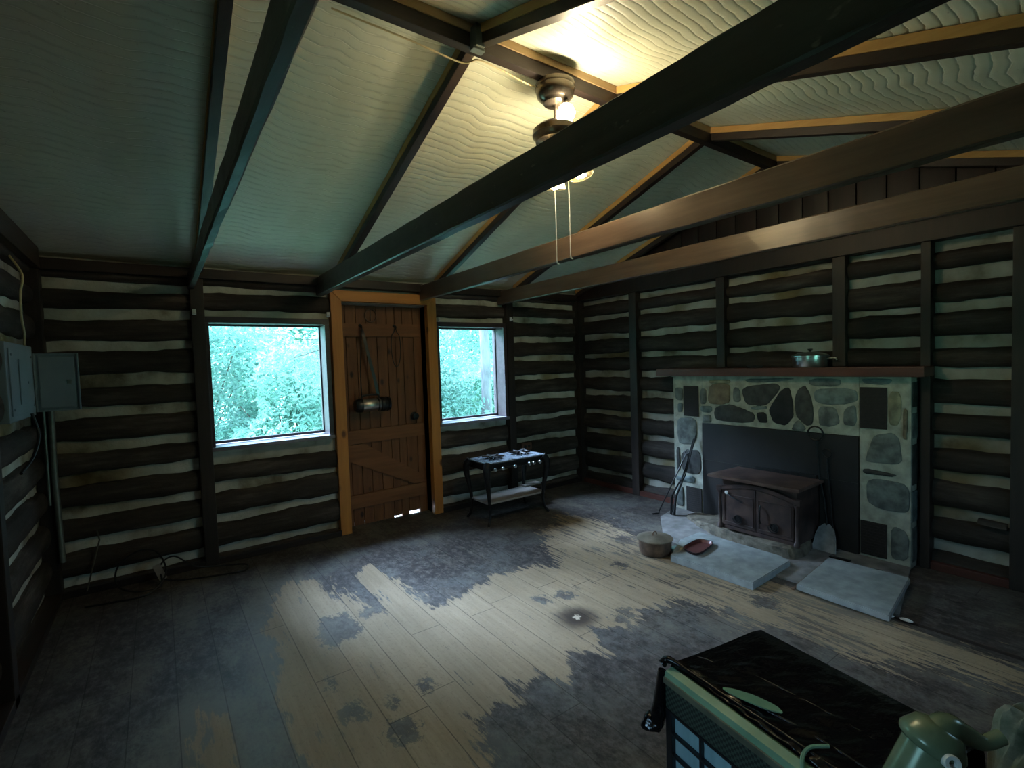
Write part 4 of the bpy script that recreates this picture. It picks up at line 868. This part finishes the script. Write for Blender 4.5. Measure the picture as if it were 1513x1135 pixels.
for sx_ in (-1, 1):
    for sy_ in (-1, 1):
        bm = nb(); dx, dy = sx_*0.72, sy_*0.55
        P = [(sx_*hx, sy_*hy, zt-0.02), (sx_*(hx+0.028), sy_*(hy+0.020), zt-0.055), (sx_*(hx+0.030), sy_*(hy+0.022), zt-0.13), (sx_*(hx+0.008), sy_*(hy+0.006), zt-0.27), (sx_*(hx-0.004), sy_*(hy-0.002), 0.14), (sx_*(hx+0.008), sy_*(hy+0.01), 0.05), (sx_*(hx+0.035), sy_*(hy+0.03), 0.008)]
        cp = curve_pts(P, 5); n = len(cp); rr = [0.043-0.031*min(1, i/(n*0.62)) for i in range(n)]; rr = [max(0.012, q) for q in rr]; rr[-1] = 0.013
        tube(bm, cp, rr, 9); obj('leg', bm, M['iron'], t, True)
bm = nb(); tube(bm, [(-hx+0.02, -hy-0.035, zt-0.055), (hx-0.01, -hy-0.035, zt-0.055)], 0.009, 8); obj('gas_pipe', bm, M['iron'], t, True)
for cx in (-0.27, -0.19, -0.06, 0.10, 0.15, 0.22):
    bm = nb(); lathe(bm, [(0, 0), (0.007, 0), (0.007, 0.018), (0.015, 0.022), (0.015, 0.032), (0, 0.036)], seg=12, mat=Matrix.Translation((cx, -hy-0.040, zt-0.052)) @ Matrix.Rotation(PI/2, 4, 'X')); o = obj('valve_knob', bm, M['alu'], t, True); o['label'] = 'bright metal valve knob'
bm = nb(); bx(bm, -hx-0.005, hx+0.03, -hy+0.01, hy-0.01, 0.175, 0.193, 0.003); obj('lower_shelf', bm, M['shelf'], t)
bm = nb(); bx(bm, 0, 0.20, 0, 0.09, 0, 0.014, 0.003); o = obj('loose_board', bm, M['shelf'], loc=(2.84, 3.80, 0.194)); tag(o, 'short pale board sticking out from the lower shelf of the iron stove table', 'board')
t = thing('wall_outlet', 'brown double electrical outlet on the log behind the iron stove table', 'outlet', (3.165, D-0.058, 0.505))
bm = nb(); bx(bm, -0.065, 0.065, 0, 0.02, -0.04, 0.04, 0.008); obj('cover', bm, M['copper'], t)
for cx in (-0.025, 0.025):
    bm = nb(); lathe(bm, [(0, 0), (0.017, 0), (0.017, 0.004), (0, 0.004)], seg=16, mat=Matrix.Translation((cx, 0.001, 0)) @ Matrix.Rotation(PI/2, 4, 'X')); obj('socket', bm, M['blk'], t)

# ------------------------------------------------------------------ electrical box, conduit, cables
t = thing('electrical_panel', 'blue-grey steel breaker panel on the left wall, its door open toward the door wall', 'breaker panel', (-0.573, 3.58, 1.195))
bm = nb(); bx(bm, -0.045, 0.0, -0.31, 0.31, 0.0, 0.39, 0.005); obj('housing', bm, M['box'], t)
bm = nb(); bx(bm, 0.0005, 0.006, -0.27, 0.26, 0.03, 0.36, 0.002); bx(bm, 0.006, 0.012, -0.10, 0.04, 0.08, 0.31, 0.003)
for yy, zz in ((-0.24, 0.06), (-0.24, 0.33), (0.23, 0.06), (0.23, 0.33), (0.12, 0.19)): lathe(bm, [(0, 0), (0.007, 0), (0.006, 0.004), (0, 0.004)], seg=10, mat=Matrix.Translation((0.006, yy, zz)) @ Matrix.Rotation(PI/2, 4, 'Y'))
obj('cover_plate', bm, M['box'], t)
bm = nb(); y0 = 0.318
bx(bm, 0.002, 0.197, y0, y0+0.010, 0.015, 0.352, 0.003)
bx(bm, 0.020, 0.180, y0-0.008, y0-0.0005, 0.034, 0.333, 0.006)
for a in ((0.002, 0.008), (0.191, 0.197)): bx(bm, a[0], a[1], y0-0.014, y0-0.0002, 0.015, 0.352, 0.001)
for a in ((0.015, 0.021), (0.346, 0.352)): bx(bm, 0.009, 0.190, y0-0.014, y0-0.0002, a[0], a[1], 0.001)
dr = obj('panel_door', bm, M['box'], t)
bm = nb(); bx(bm, 0.142, 0.162, y0-0.013, y0-0.0085, 0.172, 0.197, 0.002); bx(bm, 0.149, 0.158, y0-0.018, y0-0.013, 0.178, 0.190, 0.001); obj('latch', bm, M['conduit'], dr)
bm = nb(); tube(bm, [(-0.540, D-0.115, 1.20), (-0.545, D-0.112, 0.8), (-0.538, D-0.105, 0.25)], 0.016, 10); tube(bm, [(-0.572, D-0.125, 1.20), (-0.574, D-0.125, 0.62)], 0.007, 8); o = obj('conduit_pipe', bm, M['conduit'], smooth=True); tag(o, 'grey metal conduit running down the left corner below the electrical panel', 'pipe')
bm = nb(); tube(bm, curve_pts([(-0.60, 3.66, 2.06), (-0.545, 3.60, 1.95), (-0.55, 3.56, 1.85), (-0.555, 3.57, 1.73), (-0.56, 3.64, 1.66), (-0.575, 3.74, 1.64), (-0.588, 3.80, 1.588)], 8), 0.0055, 7); o = obj('white_cable', bm, M['cream'], smooth=True); tag(o, 'pale electric cable curving down to the top of the electrical panel', 'cable')
bm = nb(); tube(bm, curve_pts([(-0.55, 3.62, 1.22), (-0.53, 3.62, 1.1), (-0.54, 3.5, 1.0), (-0.555, 3.3, 0.95)], 8), 0.007, 7); o = obj('black_wire', bm, M['cable'], smooth=True); tag(o, 'black wire hanging from the bottom of the electrical panel along the left wall', 'cable')
bm = nb(); P = [(-0.43, 3.93, .006), (-0.30, 3.90, .006), (-0.12, 3.88, .01), (-0.02, 4.0, .08), (-0.06, 4.10, .2), (-0.16, 4.12, .23), (-0.27, 4.11, .16), (-0.28, 4.06, .05), (-0.18, 3.98, .007), (-0.05, 3.98, .01), (-0.05, 4.08, .11), (0.03, 4.10, .15), (0.15, 4.06, .06), (0.32, 4.06, .02), (0.45, 3.98, .02), (0.43, 3.9, .007), (0.3, 3.92, .007), (0.12, 3.98, .007), (0.0, 4.02, .02), (-0.06, 4.08, .04)]
tube(bm, curve_pts(P, 8), 0.0055, 7); o = obj('extension_cord', bm, M['cable'], smooth=True); tag(o, 'black electric cord lying in loose loops on the floor along the door wall', 'cord')
bm = nb(); bx(bm, -0.022, 0.022, -0.006, 0.006, 0, 0.11, 0.003, mat=Matrix.Rotation(-0.35, 4, 'Y') @ Matrix.Rotation(-0.25, 4, 'X')); o = obj('cord_tag', bm, M['shelf'], loc=(-0.035, 4.03, 0.03)); tag(o, 'small pale card tag stuck on the coiled black cord', 'tag')
bm = nb(); tube(bm, [(-0.43, 4.08, 0.05), (-0.395, 4.165, 0.20), (-0.36, 4.17, 0.34), (-0.37, 4.175, 0.40)], 0.005, 6); o = obj('thin_stick', bm, M['twig'], smooth=True); tag(o, 'thin stick leaning on the logs below the electrical panel', 'stick')

# ------------------------------------------------------------------ bagged appliance in the foreground
t = thing('window_air_conditioner', 'old pale green boxed air conditioner half covered by black plastic in the foreground', 'air conditioner', (1.300, 1.000, 0), math.radians(-9))
LN, DP, HT = 0.585, 0.45, 0.385
bm = nb(); bx(bm, 0.03, DP, -LN, 0.0, 0.0, HT, 0.008); obj('case', bm, M['panel'], t)
bm = nb(); prism(bm, [(-0.012, HT-0.012), (-0.006, HT+0.004), (0.020, HT+0.010), (0.034, HT+0.004), (0.034, HT-0.012)], lambda a, b, d: (a, d, b), -LN-0.005, 0.0, bev=0.003); o = obj('top_trim', bm, M['acgreen'], t); o['label'] = 'pale green top bezel'
bm = nb(); bx(bm, -0.016, 0.029, -LN-0.005, 0.0, HT-0.034, HT-0.013, 0.004); o = obj('trim_strip', bm, M['acbrown'], t); o['label'] = 'tarnished brownish strip'
bm = nb(); bx(bm, -0.008, 0.029, -LN, -0.002, HT-0.118, HT-0.035, 0.003); o = obj('mesh_band', bm, M['mesh'], t); o['label'] = 'dark woven mesh band'
bm = nb(); bx(bm, 0.004, 0.029, -LN+0.03, -0.030, 0.02, HT-0.120, 0.002); o = obj('panel', bm, M['acpane'], t); o['label'] = 'pale blue-white front panel'
bm = nb(); bx(bm, -0.010, 0.029, -0.029, -0.002, 0.0, HT-0.119, 0.003)
for q in range(1, 5):
    yy = -0.03-q*0.115; bx(bm, -0.010, 0.002, yy-0.004, yy+0.004, 0.01, HT-0.124, 0.001)
for zz in (HT-0.122, HT-0.19, HT-0.26, HT-0.33): bx(bm, -0.011, 0.002, -LN, -0.030, zz-0.004, zz+0.004, 0.001)
bx(bm, -0.010, 0.029, -LN, -LN+0.028, 0.0, HT-0.119, 0.003)
obj('grille_bars', bm, M['blk'], t)
bm = nb(); P = curve_pts([(-0.02, -0.60, HT-0.11), (-0.022, -0.50, HT-0.045), (0.0, -0.455, HT+0.016), (0.05, -0.44, HT+0.03), (0.10, -0.46, HT+0.03)], 6); tube(bm, P, 0.005, 7); obj('power_cord', bm, M['acgreen'], t, True)
# plastic sheet: draped grid over case, down the far and right sides
t2 = thing('plastic_sheet', 'glossy black plastic sheet draped over the top and sides of the boxed air conditioner', 'plastic sheet', (1.300, 1.000, 0), math.radians(-9))
def drape():
    rnd = random.Random(12); bm = nb(); nu, nv = 46, 60; G = []
    prof = [(0.030, HT+0.012), (0.055, HT+0.016), (0.14, HT+0.012), (0.28, HT+0.010), (0.42, HT+0.012), (0.475, HT+0.004), (0.490, HT-0.06), (0.50, 0.2), (0.51, 0.06), (0.55, 0.008)]
    for i in range(nu+1):
        t_ = i/nu*(len(prof)-1); a = min(int(t_), len(prof)-2); fq = t_-a
        u = prof[a][0]*(1-fq)+prof[a+1][0]*fq; z = prof[a][1]*(1-fq)+prof[a+1][1]*fq; row = []
        for j in range(nv+1):
            s_ = j/nv; v = 0.10-s_*(LN+0.14); zz = z; over = v-0.012
            if over > 0:  # folds over the far end
                v2 = 0.012+over*0.10; zz = min(z, HT+0.012-over*3.2) if z > 0.05 else z; v = v2
                zz = max(zz, 0.06)
            ef = min(1, max(0, (0.46-u)/0.1))*min(1, max(0, -v/0.1)) if z > HT-0.02 else 0.35
            wr = (0.005*math.sin(u*40+v*9)*math.sin(v*23+u*7)+0.004*math.sin(v*61+u*31))*ef+rnd.uniform(-.0004, .0004)
            if over <= 0 and z > HT-0.02: zz += abs(wr)*1.3
            row.append(bm.verts.new((u+(wr if z < HT else 0), v+(wr*0.8 if over > 0 else 0), zz)))
        G.append(row)
    for i in range(nu):
        for j in range(nv):
            bm.faces.new((G[i][j], G[i+1][j], G[i+1][j+1], G[i][j+1]))
    return bm
o = obj('sheet', drape(), M['bag'], t2, True); md = o.modifiers.new('thick', 'SOLIDIFY'); md.thickness = 0.0015
bm = nb(); pl = [(0.055, -0.17), (0.080, -0.19), (0.11, -0.24), (0.125, -0.30), (0.115, -0.33), (0.09, -0.30), (0.07, -0.25), (0.055, -0.20)]
pl = smooth_poly(pl, 1); prism(bm, pl, lambda a, b, d: (a, b, d), HT+0.024, HT+0.027); o = obj('torn_label', bm, M['acgreen'], t2); o['label'] = 'pale green leaf-shaped patch showing on the plastic'
for nm, P, rr in (('bag_fold', [(0.0, 0.020, HT+0.012), (0.018, 0.008, HT+0.028), (0.034, -0.06, HT+0.022), (0.042, -0.2, HT+0.020), (0.050, -0.36, HT+0.020), (0.056, -0.55, HT+0.020)], [0.013, 0.012, 0.008, 0.005, 0.007, 0.005]),
                  ('bag_crease', [(0.075, -0.22, HT+0.012), (0.10, -0.30, HT+0.015), (0.12, -0.42, HT+0.015), (0.13, -0.55, HT+0.012)], [0.003, 0.005, 0.004]),
                  ('bag_crease', [(0.20, -0.10, HT+0.008), (0.215, -0.2, HT+0.0125), (0.24, -0.38, HT+0.0125), (0.25, -0.52, HT+0.008)], [0.002, 0.0035, 0.003]),
                  ('bag_crease', [(0.13, 0.0, HT+0.010), (0.145, -0.04, HT+0.0135), (0.155, -0.08, HT+0.010)], [0.0025, 0.0035]),
                  ('bag_corner', [(-0.008, 0.012, HT), (-0.014, 0.016, HT-0.08), (-0.02, 0.020, HT-0.15), (-0.03, 0.026, HT-0.20)], [0.013, 0.019, 0.026, 0.020])):
    cp = curve_pts(P, 6); n = len(cp); rnd = random.Random(4); rad = [(lambda w_: rr[min(int(w_), len(rr)-1)]*(1-w_+int(w_))+rr[min(int(w_)+1, len(rr)-1)]*(w_-int(w_)))(i/(n-1)*(len(rr)-1))*(1+0.05*math.sin(i*1.3)) for i in range(n)]
    bm = nb(); tube(bm, cp, rad, 9); obj(nm, bm, M['bag'], t2, True)
bm = nb(); bmesh.ops.create_icosphere(bm, subdivisions=3, radius=0.034)
for v in bm.verts: v.co *= 1+0.22*math.sin(v.co.x*70+1)*math.sin(v.co.z*90)+0.14*math.sin(v.co.y*110); v.co.z *= 0.75
bmesh.ops.translate(bm, vec=(-0.03, 0.035, HT-0.185), verts=bm.verts); obj('bag_knot', bm, M['bag'], t2, True)

# ------------------------------------------------------------------ pump and sack in the lower right corner
t = thing('hand_pump', 'pale green glazed hand pump with rounded cap and curved arm in the lower right corner', 'pump', (0.962, 0.492, -0.0))
A0 = Vector((0.0, 0.0, 0.008)); A1 = Vector((0.266, -0.197, 0.640)); ax = (A1-A0).normalized()
q = Vector((0, 0, 1)).rotation_difference(ax).to_matrix().to_4x4(); MT = Matrix.Translation(A0) @ q; Ln = (A1-A0).length
bm = nb(); lathe(bm, [(0, 0.03), (0.044, 0.031), (0.044, Ln-0.03), (0, Ln-0.03)], mat=MT, seg=32); lathe(bm, [(0, -0.008), (0.075, -0.008), (0.078, 0.004), (0.055, 0.02), (0.048, 0.05), (0, 0.05)], seg=32, c=(0.008, -0.006, 0.008)); obj('barrel', bm, M['pumpg'], t, True)
bm = nb(); lathe(bm, [(0, Ln-0.035), (0.047, Ln-0.034), (0.054, Ln-0.028), (0.056, Ln-0.018), (0.052, Ln-0.008), (0.047, Ln+0.0), (0.040, Ln+0.014), (0.02, Ln+0.022), (0, Ln+0.024)], mat=MT, seg=32); obj('cap', bm, M['pumpg'], t, True)
bm = nb(); P = curve_pts([A1+Vector((-0.01, 0.0, -0.005)), A1+Vector((0.018, -0.012, 0.010)), A1+Vector((0.045, -0.030, -0.004)), A1+Vector((0.075, -0.055, -0.022)), A1+Vector((0.105, -0.076, -0.012))], 8); n = len(P); tube(bm, P, [0.034-0.020*min(1, i/(n*0.75)) for i in range(n)], 14); obj('arm', bm, M['pumpg'], t, True)
rt = Vector((0.811, -0.584, -0.03)); sd = (Vector((-0.50, -0.62, 0.30))-rt*0.15).normalized(); base = A1-ax*0.040+rt*0.012+sd*0.03
for kq, off in enumerate((0, 0.042)):
    b0 = base-ax*off; qm = Matrix.Translation(b0) @ Vector((0, 0, 1)).rotation_difference(sd).to_matrix().to_4x4()
    bm = nb(); lathe(bm, [(0, 0), (0.010, 0), (0.010, 0.016), (0.013, 0.020), (0.015, 0.036), (0.013, 0.040), (0.007, 0.039), (0.006, 0.028), (0, 0.027)], mat=qm, seg=20); o = obj('spigot', bm, M['white'], t, True); o['label'] = 'white porcelain spigot with a dark hole'
bm = nb(); bmesh.ops.create_icosphere(bm, subdivisions=5, radius=1)
for v in bm.verts:
    c = v.co.copy(); n_ = 1+0.07*math.sin(c.x*7+c.z*5)+0.06*math.sin(c.y*9+2)+0.03*math.sin(c.x*21+c.y*17)
    v.co = Vector((c.x*0.105*n_, c.y*0.11*n_, max(-0.255, (c.z if abs(c.z) < 0.8 else 0.8*math.copysign(1, c.z)+(c.z-0.8*math.copysign(1, c.z))*0.7)*0.27*n_)))
o = obj('canvas_sack', bm, M['sack'], smooth=True, loc=(1.745, 0.205, 0.256)); tag(o, 'mottled grey-green canvas sack standing behind the hand pump at the right edge', 'sack')

# ------------------------------------------------------------------ outside
bm = nb(); bx(bm, -14, 20, D+0.17, 30, -0.5, -0.32); struct(obj('ground', bm, M['groundf'])); bm = nb(); bx(bm, -14, L-0.2, -12, D+0.17, -0.5, -0.32); bx(bm, L-0.2, 20, -12, YN-0.2, -0.5, -0.32); bx(bm, R+0.2, 20, YN-0.2, D+0.17, -0.5, -0.32); struct(obj('ground', bm, M['ground']))
def leaves(n, c, r, seed, size=(0.05, 0.10), zmin=-0.3, shell=0.35):
    rnd = random.Random(seed); V = []; F = []
    for _ in range(n):
        th = rnd.uniform(0, 2*PI); cp = rnd.uniform(-1, 1); rr = (shell+(1-shell)*rnd.random())**0.6; sp = math.sqrt(1-cp*cp)
        bump = 1+0.22*math.sin(th*3+seed)+0.18*math.sin(cp*7+seed*2)
        p = Vector((c[0]+r[0]*rr*sp*math.cos(th)*bump, c[1]+r[1]*rr*sp*math.sin(th)*bump, c[2]+r[2]*rr*cp*bump))
        if p.z < zmin: continue
        a = Vector((rnd.gauss(0, 1), rnd.gauss(0, 1), rnd.gauss(-.2, .7))).normalized(); b = a.cross(Vector((rnd.gauss(0, 1), rnd.gauss(0, 1), rnd.gauss(0, 1)))).normalized()
        l = rnd.uniform(*size); wq = l*rnd.uniform(0.22, 0.4); nn = a.cross(b)*l*0.12; i = len(V)
        V += [tuple(p-a*l), tuple(p+b*wq+nn), tuple(p+a*l), tuple(p-b*wq+nn)]; F += [(i, i+1, i+2, i+3)]
    return V, F
def shrub(name, c, r, n, mat, label, seed, stem=True, size=(0.03, 0.065), cat='shrub', grp='leafy shrubs outside the windows'):
    t = thing(name, label, cat, (c[0], c[1], -0.32), 0, grp); rnd = random.Random(seed+100)
    obj('foliage', leaves(int(n*2.2), (0, 0, c[2]+0.32), r, seed, size, 0.0), M[mat], t)
    bm = nb()
    for q in range(7):
        a = rnd.uniform(0, 2*PI); e = Vector((r[0]*0.75*math.cos(a), r[1]*0.75*math.sin(a), (c[2]+0.32)+r[2]*rnd.uniform(-.2, .6)))
        tube(bm, curve_pts([(0.04*math.cos(a), 0.04*math.sin(a), 0), e*0.4+Vector((0, 0, 0.15)), e], 4), [0.02-0.0016*i for i in range(9)], 6)
    obj('branches', bm, M['twig'], t, True); return t
shrub('shrub', (1.55, 7.4, 0.55), (0.9, 0.9, 1.15), 7000, 'leafA', 'bright green bush filling the lower left of the larger window view', 1)
shrub('shrub', (0.35, 8.2, 1.1), (1.0, 1.0, 1.7), 7000, 'leafB', 'tall mid green bush at the left edge of the larger window view', 2)
shrub('shrub', (2.75, 8.3, 0.9), (1.1, 0.9, 1.5), 8000, 'leafC', 'pale green bush in the right part of the larger window view', 3)
shrub('shrub', (3.5, 7.3, 0.6), (0.8, 0.8, 1.2), 5000, 'leafB', 'mid green bush beyond the wall behind the door', 4)
shrub('shrub', (4.9, 7.95, 0.5), (0.8, 0.7, 1.1), 6000, 'leafC', 'pale narrow-leaved bush low in the narrower window view', 5)
shrub('shrub', (5.9, 8.4, 1.1), (1.0, 0.9, 1.7), 7000, 'leafA', 'bright green bush right of the tree trunk in the narrower window', 6)
shrub('shrub', (7.2, 9.5, 0.9), (1.2, 1.0, 1.5), 4000, 'leafB', 'mid green bush farthest right outside', 7)
def tree(x, y, r, h, crown, n, mat, label, seed, bark='bark'):
    t = thing('tree', label, 'tree', (x, y, -0.32), 0, 'trees outside the windows'); rnd = random.Random(seed)
    bm = nb(); tube(bm, curve_pts([(0, 0, 0), (0.02, 0, h*0.3), (-0.03, 0.02, h*0.6), (0.03, 0, h)], 6), [r*(1-0.03*i) for i in range(19)], 14); obj('trunk', bm, M[bark], t, True)
    obj('foliage', leaves(int(n*1.5), (crown[0], crown[1], crown[2]+0.32), crown[3:], seed, (0.05, 0.095), 0.5, 0.15), M[mat], t)
    return t
tree(4.50, 7.05, 0.10, 6, (0, 0.2, 4.4, 1.3, 0.9, 0.9), 2500, 'leafB', 'pale grey-trunked tree seen through the narrower window', 31)
tree(1.2, 10.6, 0.10, 6, (0.4, 0, 2.8, 2.6, 1.2, 2.4), 13000, 'leafC', 'tree with airy pale crown high behind the bushes in the larger window', 32, 'twig')
tree(4.2, 10.8, 0.10, 6, (0.0, 0, 2.6, 2.3, 1.2, 2.5), 12000, 'leafA', 'bright leafy tree standing behind the wall section with the door', 33, 'twig')
tree(7.4, 11.2, 0.10, 6, (0.0, 0, 2.6, 2.3, 1.2, 2.5), 10000, 'leafC', 'pale leafy tree far behind the narrower window', 34, 'twig')
t = thing('bare_branch', 'thin bare dark branch reaching across the upper larger window view', 'branch', (1.9, 6.6, 1.9))
bm = nb()
for P in ([(0.6, .3, 0.1), (0.2, 0.1, -0.05), (-0.3, 0, -0.12), (-0.7, -0.1, -0.05)], [(0.2, .1, -0.05), (-0.1, 0.05, -0.22), (-0.5, 0, -0.35)], [(0.0, .05, -0.08), (-0.25, 0, 0.1), (-0.55, 0, 0.18)], [(0.3, .15, 0.0), (0.0, 0.1, 0.16), (-0.2, 0.1, 0.3)]):
    tube(bm, curve_pts(P, 5), [0.010-0.0005*i for i in range((len(P)-1)*5+1)], 6)
obj('twigs', bm, M['twig'], t, True)
obj('foliage', leaves(260, (-0.1, 0, 0.1), (0.8, 0.3, 0.35), 77, (0.03, 0.05), -9, 0.0), M['leafC'], t)
